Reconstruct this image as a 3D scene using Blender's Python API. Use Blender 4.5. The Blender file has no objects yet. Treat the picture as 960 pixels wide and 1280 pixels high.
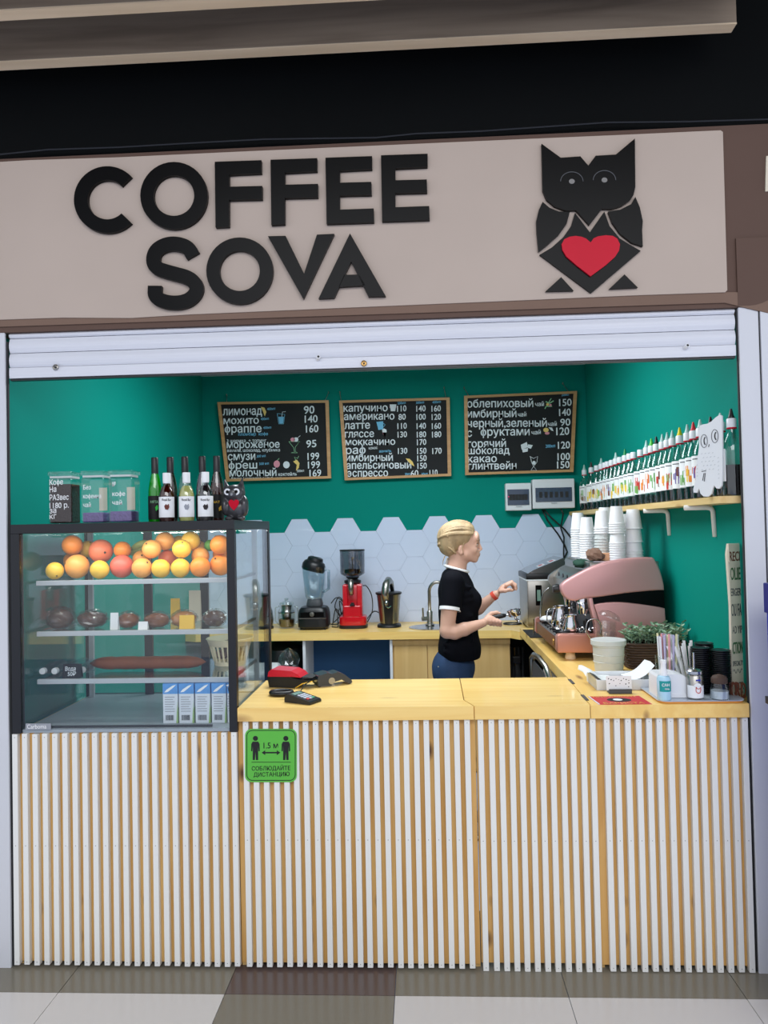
import bpy, bmesh, math, random
import numpy as np
from mathutils import Vector, Matrix
PI = math.pi
C = bpy.context.scene.collection
SC = bpy.context.scene
R = random.Random(7)

# ------------------------------------------------------------------ camera
FOC = 960.0
YAW, PITCH, ROLL = (math.radians(a) for a in (2.84919, 1.26091, -1.200687))
CAM = Vector((0.0, -2.81283, 1.6))
FWD = Vector((-math.sin(YAW)*math.cos(PITCH), math.cos(YAW)*math.cos(PITCH), math.sin(PITCH)))
_r0 = Vector((math.cos(YAW), math.sin(YAW), 0)); _u0 = _r0.cross(FWD)
RGT = _r0*math.cos(ROLL) + _u0*math.sin(ROLL)
UPV = -_r0*math.sin(ROLL) + _u0*math.cos(ROLL)
cd = bpy.data.cameras.new('camera'); cam = bpy.data.objects.new('camera', cd); C.objects.link(cam)
cd.sensor_fit = 'HORIZONTAL'; cd.sensor_width = 36.0; cd.lens = 36.0*FOC/960.0; cd.clip_start = .05; cd.clip_end = 60
mw = Matrix((RGT, UPV, -FWD)).transposed().to_4x4(); mw.translation = CAM
cam.matrix_world = mw
SC.camera = cam
def at(x, y, X=None, Y=None, Z=None):
    """the point of the plane X=, Y= or Z= that the photograph shows at x, y"""
    ray = FWD*FOC + RGT*(x-480) + UPV*(640-y)
    if X is not None: t = (X-CAM.x)/ray.x
    elif Y is not None: t = (Y-CAM.y)/ray.y
    else: t = (Z-CAM.z)/ray.z
    return CAM + ray*t

# ------------------------------------------------------------------ world, lights, exposure
SC.view_settings.view_transform = 'Standard'; SC.view_settings.look = 'None'
SC.view_settings.gamma = 1; SC.view_settings.use_curve_mapping = False
SC.view_settings.exposure = 0.3
w = bpy.data.worlds.new('mall'); SC.world = w; w.use_nodes = True
w.node_tree.nodes['Background'].inputs[0].default_value = (.86, .90, 1.0, 1)
w.node_tree.nodes['Background'].inputs[1].default_value = .85
def area(name, loc, rot, sx, sy, power, col=(1, 1, 1)):
    l = bpy.data.lights.new(name, 'AREA'); l.shape = 'RECTANGLE'; l.size = sx; l.size_y = sy; l.energy = power; l.color = col
    o = bpy.data.objects.new(name, l); C.objects.link(o); o.location = loc; o.rotation_euler = rot; return o
area('mall_ceiling_light', (0.5, -4.6, 3.9), (math.radians(42), 0, 0), 5.0, 1.6, 90, (.98, .985, 1))
area('kiosk_ceiling_light', (-.2, 1.05, 2.70), (0, 0, 0), 1.5, .8, 42, (.88, .95, 1))
area('case_fill_light', (-1.12, .06, 1.604), (math.radians(20), 0, 0), .74, .02, 1.1, (1, .97, .92))  # added fill inside the case to brighten the fruit; no known lamp there

# ------------------------------------------------------------------ materials
MATS = {}
def lin(c): return tuple((v/12.92 if v <= .04045 else ((v+.055)/1.055)**2.4) for v in c)
def mat(name, col, rough=.5, metal=0, var=.06, scale=6, stretch=(1, 1, 1), bump=0, coat=0, emit=0, trans=0, ior=1.45, alpha=None, detail=4):
    """col is sRGB 0-255"""
    if name in MATS: return MATS[name]
    c = lin([v/255 for v in col])
    m = bpy.data.materials.new(name); m.use_nodes = True; nt = m.node_tree; b = nt.nodes['Principled BSDF']
    b.inputs['Roughness'].default_value = rough; b.inputs['Metallic'].default_value = metal
    b.inputs['Coat Weight'].default_value = coat; b.inputs['Transmission Weight'].default_value = trans; b.inputs['IOR'].default_value = ior
    tc = nt.nodes.new('ShaderNodeTexCoord'); mp = nt.nodes.new('ShaderNodeMapping'); mp.inputs['Scale'].default_value = stretch
    no = nt.nodes.new('ShaderNodeTexNoise'); no.inputs['Scale'].default_value = scale; no.inputs['Detail'].default_value = detail
    nt.links.new(tc.outputs['Object'], mp.inputs['Vector']); nt.links.new(mp.outputs[0], no.inputs['Vector'])
    mx = nt.nodes.new('ShaderNodeMix'); mx.data_type = 'RGBA'
    mx.inputs[6].default_value = tuple(v*(1-var) for v in c)+(1,); mx.inputs[7].default_value = tuple(min(1, v*(1+var)) for v in c)+(1,)
    nt.links.new(no.outputs['Fac'], mx.inputs[0]); nt.links.new(mx.outputs[2], b.inputs['Base Color'])
    if bump:
        bp = nt.nodes.new('ShaderNodeBump'); bp.inputs['Strength'].default_value = bump; bp.inputs['Distance'].default_value = .01
        nt.links.new(no.outputs['Fac'], bp.inputs['Height']); nt.links.new(bp.outputs[0], b.inputs['Normal'])
    if emit:
        b.inputs['Emission Color'].default_value = c+(1,); b.inputs['Emission Strength'].default_value = emit
    MATS[name] = m; return m
def low_spec(*names):
    for n in names: MATS[n].node_tree.nodes['Principled BSDF'].inputs['Specular IOR Level'].default_value = .12
def wood(name, light, dark, knot, axis='X', scale=1.0, rough=.45, knots=True, coat=0.0):
    """pine or veneer: grain runs along axis, dark knots"""
    m = bpy.data.materials.new(name); m.use_nodes = True; nt = m.node_tree; b = nt.nodes['Principled BSDF']
    b.inputs['Roughness'].default_value = rough; b.inputs['Coat Weight'].default_value = coat
    tc = nt.nodes.new('ShaderNodeTexCoord'); mp = nt.nodes.new('ShaderNodeMapping')
    s = {'X': (1, 14, 14), 'Y': (14, 1, 14), 'Z': (14, 14, 1)}[axis]
    mp.inputs['Scale'].default_value = tuple(v*scale for v in s)
    nt.links.new(tc.outputs['Object'], mp.inputs['Vector'])
    n1 = nt.nodes.new('ShaderNodeTexNoise'); n1.inputs['Scale'].default_value = 2.2; n1.inputs['Detail'].default_value = 6; n1.inputs['Distortion'].default_value = .6
    nt.links.new(mp.outputs[0], n1.inputs['Vector'])
    r = nt.nodes.new('ShaderNodeValToRGB'); r.color_ramp.elements[0].position = .35; r.color_ramp.elements[1].position = .68
    r.color_ramp.elements[0].color = lin([v/255 for v in dark])+(1,); r.color_ramp.elements[1].color = lin([v/255 for v in light])+(1,)
    nt.links.new(n1.outputs['Fac'], r.inputs[0])
    out = r.outputs[0]
    if knots:
        mp2 = nt.nodes.new('ShaderNodeMapping'); k = {'X': (2.2, 9, 5), 'Y': (9, 2.2, 5), 'Z': (9, 4, 3.6)}[axis]; mp2.inputs['Scale'].default_value = k
        nt.links.new(tc.outputs['Object'], mp2.inputs['Vector'])
        v = nt.nodes.new('ShaderNodeTexVoronoi'); v.inputs['Scale'].default_value = 1.0
        nt.links.new(mp2.outputs[0], v.inputs['Vector'])
        r2 = nt.nodes.new('ShaderNodeValToRGB'); r2.color_ramp.elements[0].position = .05; r2.color_ramp.elements[1].position = .15
        r2.color_ramp.elements[0].color = (1, 1, 1, 1); r2.color_ramp.elements[1].color = (0, 0, 0, 1)
        nt.links.new(v.outputs['Distance'], r2.inputs[0])
        mx = nt.nodes.new('ShaderNodeMix'); mx.data_type = 'RGBA'; mx.inputs[7].default_value = lin([q/255 for q in knot])+(1,)
        nt.links.new(r2.outputs[0], mx.inputs[0]); nt.links.new(out, mx.inputs[6]); out = mx.outputs[2]
    nt.links.new(out, b.inputs['Base Color']); MATS[name] = m; return m
def glass(name, tint=(1, 1, 1), gloss=.1, rough=.0, ior=1.5, dirt=0.0):
    """thin pane: clear with a Fresnel reflection"""
    m = bpy.data.materials.new(name); m.use_nodes = True; nt = m.node_tree; nt.nodes.clear()
    out = nt.nodes.new('ShaderNodeOutputMaterial'); t = nt.nodes.new('ShaderNodeBsdfTransparent'); t.inputs[0].default_value = tint+(1,)
    g = nt.nodes.new('ShaderNodeBsdfGlossy'); g.inputs['Roughness'].default_value = rough; g.inputs[0].default_value = (1, 1, 1, 1)
    lw = nt.nodes.new('ShaderNodeLayerWeight'); lw.inputs[0].default_value = .5
    pw_ = nt.nodes.new('ShaderNodeMath'); pw_.operation = 'POWER'; pw_.inputs[1].default_value = 5; nt.links.new(lw.outputs['Facing'], pw_.inputs[0])
    f = nt.nodes.new('ShaderNodeMath'); f.operation = 'MULTIPLY_ADD'; f.inputs[1].default_value = .93; f.inputs[2].default_value = .035; nt.links.new(pw_.outputs[0], f.inputs[0])
    a = nt.nodes.new('ShaderNodeMath'); a.operation = 'ADD'; a.inputs[1].default_value = gloss; a.use_clamp = True
    if dirt:
        tc = nt.nodes.new('ShaderNodeTexCoord'); no = nt.nodes.new('ShaderNodeTexNoise'); no.inputs['Scale'].default_value = 30
        nt.links.new(tc.outputs['Object'], no.inputs['Vector'])
        mu = nt.nodes.new('ShaderNodeMath'); mu.operation = 'MULTIPLY'; mu.inputs[1].default_value = dirt
        ad = nt.nodes.new('ShaderNodeMath'); ad.operation = 'ADD'
        nt.links.new(no.outputs['Fac'], mu.inputs[0]); nt.links.new(mu.outputs[0], ad.inputs[0]); nt.links.new(f.outputs[0], ad.inputs[1]); nt.links.new(ad.outputs[0], a.inputs[0])
    else: nt.links.new(f.outputs[0], a.inputs[0])
    x = nt.nodes.new('ShaderNodeMixShader'); nt.links.new(a.outputs[0], x.inputs[0]); nt.links.new(t.outputs[0], x.inputs[1]); nt.links.new(g.outputs[0], x.inputs[2]); nt.links.new(x.outputs[0], out.inputs[0])
    MATS[name] = m; return m
M = MATS
mat('white_slat', (232, 232, 228), .5, var=.05, scale=3, stretch=(6, 6, .6))
mat('white_trim', (206, 208, 214), .45, var=.04, scale=2)
mat('shutter', (214, 216, 224), .4, var=.06, scale=3, stretch=(.6, 1, 40), bump=.1)
mat('dark_line', (45, 46, 48), .7)
mat('green_wall', (0, 134, 120), .7, var=.05, scale=1.5, bump=.05)
mat('beige_panel', (184, 168, 156), .7, var=.07, scale=2.5, bump=.1)
mat('brown_wall', (92, 70, 60), .75, var=.1, scale=3, bump=.1)
mat('black_wall', (11, 13, 14), .85, var=.2, scale=3)
mat('black_gloss', (9, 9, 10), .3, var=.1)
mat('letter_edge', (30, 30, 31), .3)
mat('black_matte', (22, 22, 24), .6, var=.1)
mat('black_plastic', (26, 27, 30), .35, var=.1)
mat('dark_grey', (70, 73, 78), .45, var=.1)
mat('grey_rail', (176, 182, 188), .4, var=.04)
mat('grey_floor', (150, 160, 168), .4, var=.06)
mat('frame_black', (24, 26, 31), .38, var=.08)
mat('heart_red', (196, 14, 44), .3, var=.06)
mat('red_plastic', (206, 22, 48), .3, var=.06, coat=.3)
mat('red_paint', (196, 16, 34), .25, var=.06, coat=.5)
mat('hex_tile', (206, 218, 242), .3, var=.03, scale=2, coat=.2)
mat('grout', (176, 188, 214), .8)
mat('white_paint', (225, 228, 232), .45, var=.03)
mat('white_plastic', (230, 232, 236), .4, var=.03)
mat('paper_white', (238, 239, 240), .7, var=.03)
mat('cup_white', (236, 236, 238), .5, var=.03)
mat('steel', (190, 190, 192), .22, metal=1, var=.06)
mat('chrome', (225, 225, 228), .08, metal=1, var=.03)
mat('brushed', (165, 162, 156), .33, metal=1, var=.1, scale=4, stretch=(1, 1, 30))
mat('pink_metal', (212, 158, 158), .33, metal=.35, var=.04, coat=.2)
mat('pink_front', (196, 136, 122), .35, metal=.5, var=.05)
mat('blue_board', (28, 78, 122), .6, var=.06)
mat('blue_stand', (20, 40, 170), .4, var=.05)
mat('sign_green', (92, 184, 66), .45, var=.05)
mat('black_board', (22, 24, 26), .75, var=.25, scale=5)
mat('chalk', (226, 232, 236), .8, var=.15, scale=40)
mat('chalk_blue', (120, 190, 225), .8)
mat('chalk_pink', (226, 150, 165), .8)
mat('chalk_green', (150, 205, 160), .8)
mat('chalk_yellow', (238, 205, 120), .8)
mat('tile_white', (214, 210, 206), .22, var=.03, scale=2)
mat('tile_grey', (126, 121, 108), .2, var=.07, scale=4)
mat('tile_dark', (94, 80, 76), .22, var=.1, scale=4)
mat('skin', (222, 176, 154), .5, var=.05, scale=14)
mat('lip', (190, 108, 102), .45)
mat('hair', (176, 150, 114), .6, var=.5, scale=34, stretch=(1, 1, .35), bump=.6)
mat('hair_dark', (150, 120, 84), .6, var=.35, scale=40)
mat('shirt', (12, 13, 20), .85, var=.2, scale=20, bump=.15)
mat('white_cloth', (238, 238, 240), .8)
mat('denim', (36, 62, 98), .8, var=.25, scale=30, bump=.15)
mat('shoe', (230, 230, 230), .6)
mat('wristband', (226, 84, 66), .5)
mat('orange_skin', (240, 142, 50), .42, var=.1, scale=20, bump=.12)
mat('light_orange_skin', (242, 168, 84), .42, var=.1, scale=20, bump=.12)
mat('yellow_skin', (240, 192, 66), .42, var=.1, scale=20, bump=.12)
mat('grapefruit_skin', (232, 124, 84), .42, var=.14, scale=8, bump=.1)
mat('red_grapefruit_skin', (222, 104, 84), .42, var=.16, scale=8, bump=.1)
mat('lime_skin', (96, 160, 60), .4, var=.12, scale=16)
mat('banana_skin', (176, 190, 110), .5, var=.12, scale=8)
mat('stem_dark', (70, 62, 44), .7)
mat('pastry', (128, 72, 40), .6, var=.3, scale=18, bump=.4)
mat('pastry_dark', (76, 44, 34), .55, var=.3, scale=18, bump=.4)
mat('pastry_gold', (188, 120, 56), .6, var=.25, scale=18, bump=.4)
mat('basket_cream', (226, 212, 180), .5)
mat('wicker', (74, 56, 46), .7, var=.25, scale=30, bump=.3)
mat('leaf', (142, 170, 142), .6, var=.3, scale=24)
mat('carton_white', (214, 220, 228), .5, var=.04)
mat('carton_blue', (84, 148, 214), .5, var=.25, scale=50)
mat('carton_green', (140, 178, 96), .5)
mat('print_grey', (150, 154, 162), .7)
mat('coffee_beans', (52, 36, 34), .6, var=.4, scale=120, bump=.8)
mat('purple_flakes', (112, 92, 150), .7, var=.45, scale=110, bump=.6)
mat('orange_plastic', (224, 150, 62), .4)
mat('sky_liquid', (150, 206, 230), .2, trans=.5)
mat('teal_print', (24, 150, 150), .5)
mat('brown_paper', (122, 92, 76), .8, var=.15, bump=.3)
mat('green_cloth', (30, 66, 52), .85, var=.2)
mat('poster_red', (206, 40, 52), .4, var=.06)
mat('poster_gold', (232, 170, 90), .5)
mat('sign_cream', (216, 206, 186), .75, var=.16, scale=9)
mat('sign_letter_green', (62, 104, 66), .7)
mat('sign_letter_grey', (88, 92, 92), .7)
mat('copper_letter', (122, 70, 50), .4, metal=.3)
mat('pipe_white', (236, 232, 226), .4)
mat('violet_led', (226, 60, 120), .4)
mat('lcd', (120, 150, 140), .3)
mat('key_grey', (185, 190, 200), .5)
mat('key_red', (214, 80, 70), .5)
mat('key_green', (70, 160, 120), .5)
mat('tea', (66, 44, 22), .3)
mat('straw_pink', (226, 160, 165), .4); mat('straw_lilac', (186, 182, 214), .4); mat('straw_cream', (226, 224, 180), .4); mat('straw_white', (226, 232, 236), .4)
mat('straw_green', (30, 130, 96), .4)
mat('carpet_grey', (110, 114, 120), .8)
mat('syrup_dark', (30, 22, 26), .15)
mat('smoked', (62, 60, 62), .15)
wood('pine_top', (252, 216, 134), (243, 200, 114), (150, 104, 56), 'X', .8, .38, coat=.15)
wood('pine_top_side', (252, 214, 130), (243, 198, 110), (150, 104, 56), 'Y', .8, .38, coat=.15)
wood('pine_back', (226, 182, 112), (206, 156, 86), (96, 60, 34), 'Z', .8, .55)
wood('pine_frame', (206, 160, 108), (186, 138, 88), (150, 104, 60), 'X', 1, .5, knots=False)
wood('ply', (228, 192, 128), (214, 174, 108), (110, 72, 44), 'Z', .5, .55)
wood('soffit_wood', (160, 142, 122), (124, 108, 92), (80, 60, 40), 'X', .5, .5, knots=False)
wood('soffit_wood_lit', (240, 216, 184), (226, 200, 166), (80, 60, 40), 'X', .5, .5, knots=False)  # soffit wood made paler, with the floor bounce in its colour
wood('shelf_pine', (232, 204, 146), (216, 182, 118), (160, 110, 60), 'Y', .8, .5)
glass('pane', (.97, .985, .98), 0.0, dirt=.0)
glass('pane_side', (.95, .975, .97), .0)
glass('shelf_glass', (.90, .96, .95), .04)
glass('jar_glass', (.92, .96, .95), .03)
glass('teapot_glass', (.84, .88, .88), .14)
glass('clear_plastic', (.90, .92, .92), .02, rough=.15)
glass('film', (.93, .94, .95), .02, rough=.22, dirt=.06)
glass('smoky_plastic', (.42, .43, .45), .06, rough=.05)
mat('milky_plastic', (224, 228, 226), .4, trans=.25)
glass('blender_plastic', (.68, .77, .80), .08, rough=.1)
def bottle_mat(name, tint, g=.06): return glass(name, tint, g)
bottle_mat('green_bottle', (.05, .75, .10)); bottle_mat('clear_bottle', (.86, .93, .92), .08); bottle_mat('amber_bottle', (.45, .20, .05))
bottle_mat('teal_bottle', (.84, .95, .93), .04)
mat('green_drink', (20, 190, 50), .2, var=.05); mat('amber_drink', (110, 56, 24), .15); mat('yellow_drink', (196, 186, 110), .15); mat('dark_drink', (28, 16, 20), .15)
mat('purple_drink', (62, 22, 56), .15); mat('red_drink', (104, 44, 30), .15)

low_spec('shirt', 'coffee_beans', 'black_gloss', 'heart_red', 'black_wall', 'green_wall')

# ------------------------------------------------------------------ mesh helpers
class MB:
    def __init__(s): s.v = []; s.f = []
    def add(s, vs, fs):
        n = len(s.v); s.v += [tuple(v) for v in vs]; s.f += [tuple(i+n for i in f) for f in fs]; return s
    def box(s, c, d, rot=None, bev=0):
        """centre, size"""
        hx, hy, hz = (q/2 for q in d)
        if bev:
            b = bmesh.new(); bmesh.ops.create_cube(b, size=1); bmesh.ops.scale(b, vec=d, verts=b.verts)
            bmesh.ops.bevel(b, geom=b.edges[:], offset=min(bev, min(d)*.45), segments=2, profile=.5, affect='EDGES')
            vs = [v.co.copy() for v in b.verts]; fs = [[v.index for v in f.verts] for f in b.faces]; b.free()
        else:
            vs = [Vector((x, y, z)) for x in (-hx, hx) for y in (-hy, hy) for z in (-hz, hz)]
            fs = [(0, 1, 3, 2), (4, 6, 7, 5), (0, 4, 5, 1), (2, 3, 7, 6), (0, 2, 6, 4), (1, 5, 7, 3)]
        if rot is not None: vs = [rot @ v for v in vs]
        return s.add([v+Vector(c) for v in vs], fs)
    def bb(s, x0, x1, y0, y1, z0, z1, bev=0): return s.box(((x0+x1)/2, (y0+y1)/2, (z0+z1)/2), (abs(x1-x0), abs(y1-y0), abs(z1-z0)), bev=bev)
    def tube(s, pts, r, n=8, cap=True, flat=1.0):
        pts = [Vector(p) for p in pts]; rs = r if isinstance(r, (list, tuple)) else [r]*len(pts); vs = []; up = None
        for i, p in enumerate(pts):
            t = (pts[min(i+1, len(pts)-1)]-pts[max(i-1, 0)])
            t = t.normalized() if t.length > 1e-9 else Vector((0, 0, 1))
            if up is None: up = Vector((0, 0, 1)) if abs(t.z) < .9 else Vector((1, 0, 0))
            a = t.cross(up)
            if a.length < 1e-6: a = t.orthogonal()
            a.normalize(); b = a.cross(t).normalized(); up = b
            for k in range(n):
                q = 2*PI*k/n; vs.append(p+a*math.cos(q)*rs[i]+b*math.sin(q)*rs[i]*flat)
        fs = [(i*n+k, i*n+(k+1) % n, (i+1)*n+(k+1) % n, (i+1)*n+k) for i in range(len(pts)-1) for k in range(n)]
        if cap: fs += [tuple(range(n))[::-1], tuple((len(pts)-1)*n+k for k in range(n))]
        return s.add(vs, fs)
    def lathe(s, prof, c=(0, 0, 0), n=20, sq=0, rot=None, a0=0, a1=2*PI, capb=True, capt=True):
        """prof [(r,z)]; sq>0 pulls the section towards a rounded square"""
        full = abs(a1-a0-2*PI) < 1e-6; m = n if full else n+1; vs = []
        for r, z in prof:
            for k in range(m):
                q = a0+(a1-a0)*k/n; f = 1
                if sq: f = (abs(math.cos(q))**sq+abs(math.sin(q))**sq)**(-1/sq)
                v = Vector((r*f*math.cos(q), r*f*math.sin(q), z)); v = rot @ v if rot is not None else v
                vs.append(v+Vector(c))
        fs = []
        for i in range(len(prof)-1):
            for k in range(n if full else n):
                k2 = (k+1) % m; fs.append((i*m+k, i*m+k2, (i+1)*m+k2, (i+1)*m+k))
        if full and capb and prof[0][0] > 1e-5: fs.append(tuple(range(m))[::-1])
        if full and capt and prof[-1][0] > 1e-5: fs.append(tuple((len(prof)-1)*m+k for k in range(m)))
        return s.add(vs, fs)
    def prism(s, poly, off):
        """closed 3d outline extruded by off"""
        n = len(poly); poly = [Vector(p) for p in poly]; off = Vector(off)
        return s.add(poly+[p+off for p in poly], [tuple(range(n))[::-1], tuple(range(n, 2*n))]+[(i, (i+1) % n, n+(i+1) % n, n+i) for i in range(n)])
    def ball(s, c, r, n=14, m=9, rot=None):
        r = r if isinstance(r, (tuple, list)) else (r, r, r); vs = []; 
        for i in range(1, m):
            for k in range(n):
                a = PI*i/m; q = 2*PI*k/n; v = Vector((r[0]*math.sin(a)*math.cos(q), r[1]*math.sin(a)*math.sin(q), r[2]*math.cos(a)))
                vs.append((rot @ v if rot is not None else v)+Vector(c))
        t = Vector((0, 0, r[2])); t = rot @ t if rot is not None else t
        vs += [Vector(c)+t, Vector(c)-t]; T = len(vs)-2
        fs = [(i*n+k, (i+1)*n+k, (i+1)*n+(k+1) % n, i*n+(k+1) % n) for i in range(m-2) for k in range(n)]
        fs += [(T, k, (k+1) % n) for k in range(n)]+[(T+1, (m-2)*n+(k+1) % n, (m-2)*n+k) for k in range(n)]
        return s.add(vs, fs)
    def ribbon(s, pts, half, normal, thick):
        """flat stroke along pts in the plane with the given normal, real thickness"""
        pts = [Vector(p) for p in pts]; nrm = Vector(normal).normalized(); L = []; Rr = []
        for i, p in enumerate(pts):
            t = (pts[min(i+1, len(pts)-1)]-pts[max(i-1, 0)]).normalized(); sd = nrm.cross(t)*half; L.append(p+sd); Rr.append(p-sd)
        n = len(pts); vs = L+Rr+[p+nrm*thick for p in L]+[p+nrm*thick for p in Rr]; fs = []
        for i in range(n-1):
            fs += [(i, i+1, n+i+1, n+i), (2*n+i, 3*n+i, 3*n+i+1, 2*n+i+1), (i, 2*n+i, 2*n+i+1, i+1), (n+i, n+i+1, 3*n+i+1, 3*n+i)]
        fs += [(0, n, 3*n, 2*n), (n-1, 3*n-1, 4*n-1, 2*n-1)]
        fs[-1] = (n-1, 3*n-1, 4*n-1, 2*n-1)
        return s.add(vs, fs)
    def move(s, M4): s.v = [tuple(M4 @ Vector(v)) for v in s.v]; return s
def mk(name, mb, m, parent=None, smooth=False, origin=None, kind=None, label=None, group=None, cat=None):
    me = bpy.data.meshes.new(name)
    vs = mb.v
    base = Vector((0, 0, 0))
    if origin is not None: base = Vector(origin)
    elif parent is None and vs:
        a = np.array(vs); base = Vector(((a[:, 0].min()+a[:, 0].max())/2, (a[:, 1].min()+a[:, 1].max())/2, a[:, 2].min()))
    pw = Vector((0, 0, 0)); q = parent
    while q is not None: pw += q.location; q = q.parent
    if parent is not None and origin is None: base = pw.copy()
    if origin is None and parent is not None: pass
    me.from_pydata([tuple(Vector(v)-base) for v in vs], [], mb.f)
    me.validate(); 
    b = bmesh.new(); b.from_mesh(me); bmesh.ops.recalc_face_normals(b, faces=b.faces); b.to_mesh(me); b.free()
    me.materials.append(M[m] if isinstance(m, str) else m)
    if smooth: me.shade_smooth() if smooth is True else me.shade_smooth()
    if smooth and smooth is not True:
        me.set_sharp_from_angle(angle=math.radians(smooth))
    o = bpy.data.objects.new(name, me); C.objects.link(o)
    o.location = base-pw
    if parent is not None: o.parent = parent
    if kind: o['kind'] = kind
    if label: o['label'] = label
    if group: o['group'] = group
    if cat: o['category'] = cat
    return o
def thing(name, label, cat, loc=(0, 0, 0), group=None):
    o = bpy.data.objects.new(name, None); C.objects.link(o); o.location = loc; o.empty_display_size = .05
    o['label'] = label; o['category'] = cat
    if group: o['group'] = group
    return o
def struct(name, mb, m, parent=None, **k): return mk(name, mb, m, parent, kind='structure', **k)
def dup(root, loc=None, rotz=None, label=None, group=None):
    r = root.copy(); C.objects.link(r)
    if loc is not None: r.location = loc
    if rotz is not None: r.rotation_euler[2] = rotz
    if label: r['label'] = label
    if group: r['group'] = group
    for ch in list(root.children):
        c = ch.copy(); C.objects.link(c); c.parent = r
        for g in list(ch.children):
            d = g.copy(); C.objects.link(d); d.parent = c
    return r
ORD = ['first', 'second', 'third', 'fourth', 'fifth', 'sixth', 'seventh', 'eighth', 'ninth', 'tenth', 'eleventh', 'twelfth', 'thirteenth', 'fourteenth', 'fifteenth', 'sixteenth', 'seventeenth', 'eighteenth', 'nineteenth', 'twentieth', 'twenty-first', 'twenty-second', 'twenty-third', 'twenty-fourth', 'twenty-fifth', 'twenty-sixth', 'twenty-seventh', 'twenty-eighth']
_tc = {}
def glyphs(s):
    cu = bpy.data.curves.new('t', 'FONT'); cu.body = s; cu.size = 1; cu.resolution_u = 3; cu.offset = .006
    o = bpy.data.objects.new('t', cu); C.objects.link(o); bpy.context.view_layer.update()
    me = o.to_mesh(); vs = [v.co.copy() for v in me.vertices]; fs = [tuple(p.vertices) for p in me.polygons]
    o.to_mesh_clear(); bpy.data.objects.remove(o); bpy.data.curves.remove(cu)
    return vs, fs
def text_geo(s):
    """flat lettering; the font's own outlines of two Cyrillic letters do not fill, so these are built from round letters"""
    if s in _tc: return _tc[s]
    if s[0] == 'э':
        a, fa_ = glyphs('с'); xm = max(v.x for v in a); vs = [Vector((xm-v.x+.02, v.y, 0)) for v in a]; fs = list(fa_)
        n = len(vs); vs += [Vector(p) for p in ((.16, .235, 0), (xm-.08, .235, 0), (xm-.08, .31, 0), (.16, .31, 0))]; fs.append((n, n+1, n+2, n+3))
        b, fb = glyphs(s[1:]); n = len(vs); vs += [v+Vector((xm+.06, 0, 0)) for v in b]; fs += [tuple(q+n for q in f) for f in fb]
    else:
        vs, fs = glyphs(s.replace('ф', 'о').replace('Ф', 'О')); vs = list(vs); fs = list(fs)
        for i, ch in enumerate(s):
            if ch in 'фФ':
                p, _ = glyphs(s[:i].replace('ф', 'о').replace('Ф', 'О')+'о'); x = max(v.x for v in p)-.265; n = len(vs)
                vs += [Vector((x-.042, -.2, 0)), Vector((x+.042, -.2, 0)), Vector((x+.042, .76, 0)), Vector((x-.042, .76, 0))]; fs.append((n, n+1, n+2, n+3))
    x0 = min(v.x for v in vs); x1 = max(v.x for v in vs)
    _tc[s] = (vs, fs, x0, x1); return _tc[s]
def add_text(mb, s, p0, p1, hgt, up, fill=None):
    """text whose ink runs from p0 to p1 on the baseline; hgt = size (cap about .7)"""
    vs, fs, x0, x1 = text_geo(s); p0 = Vector(p0); p1 = Vector(p1); ex = (p1-p0)/(x1-x0); ez = Vector(up).normalized()*hgt
    nn_ = ex.cross(ez).normalized()*.0005
    for k_, (sx, sy) in enumerate(((-.010, -.007), (.010, .007))): mb.add([p0+ex*(v.x-x0)+ex.normalized()*hgt*sx+ez*(v.y+sy)+nn_*k_ for v in vs], fs)

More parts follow.
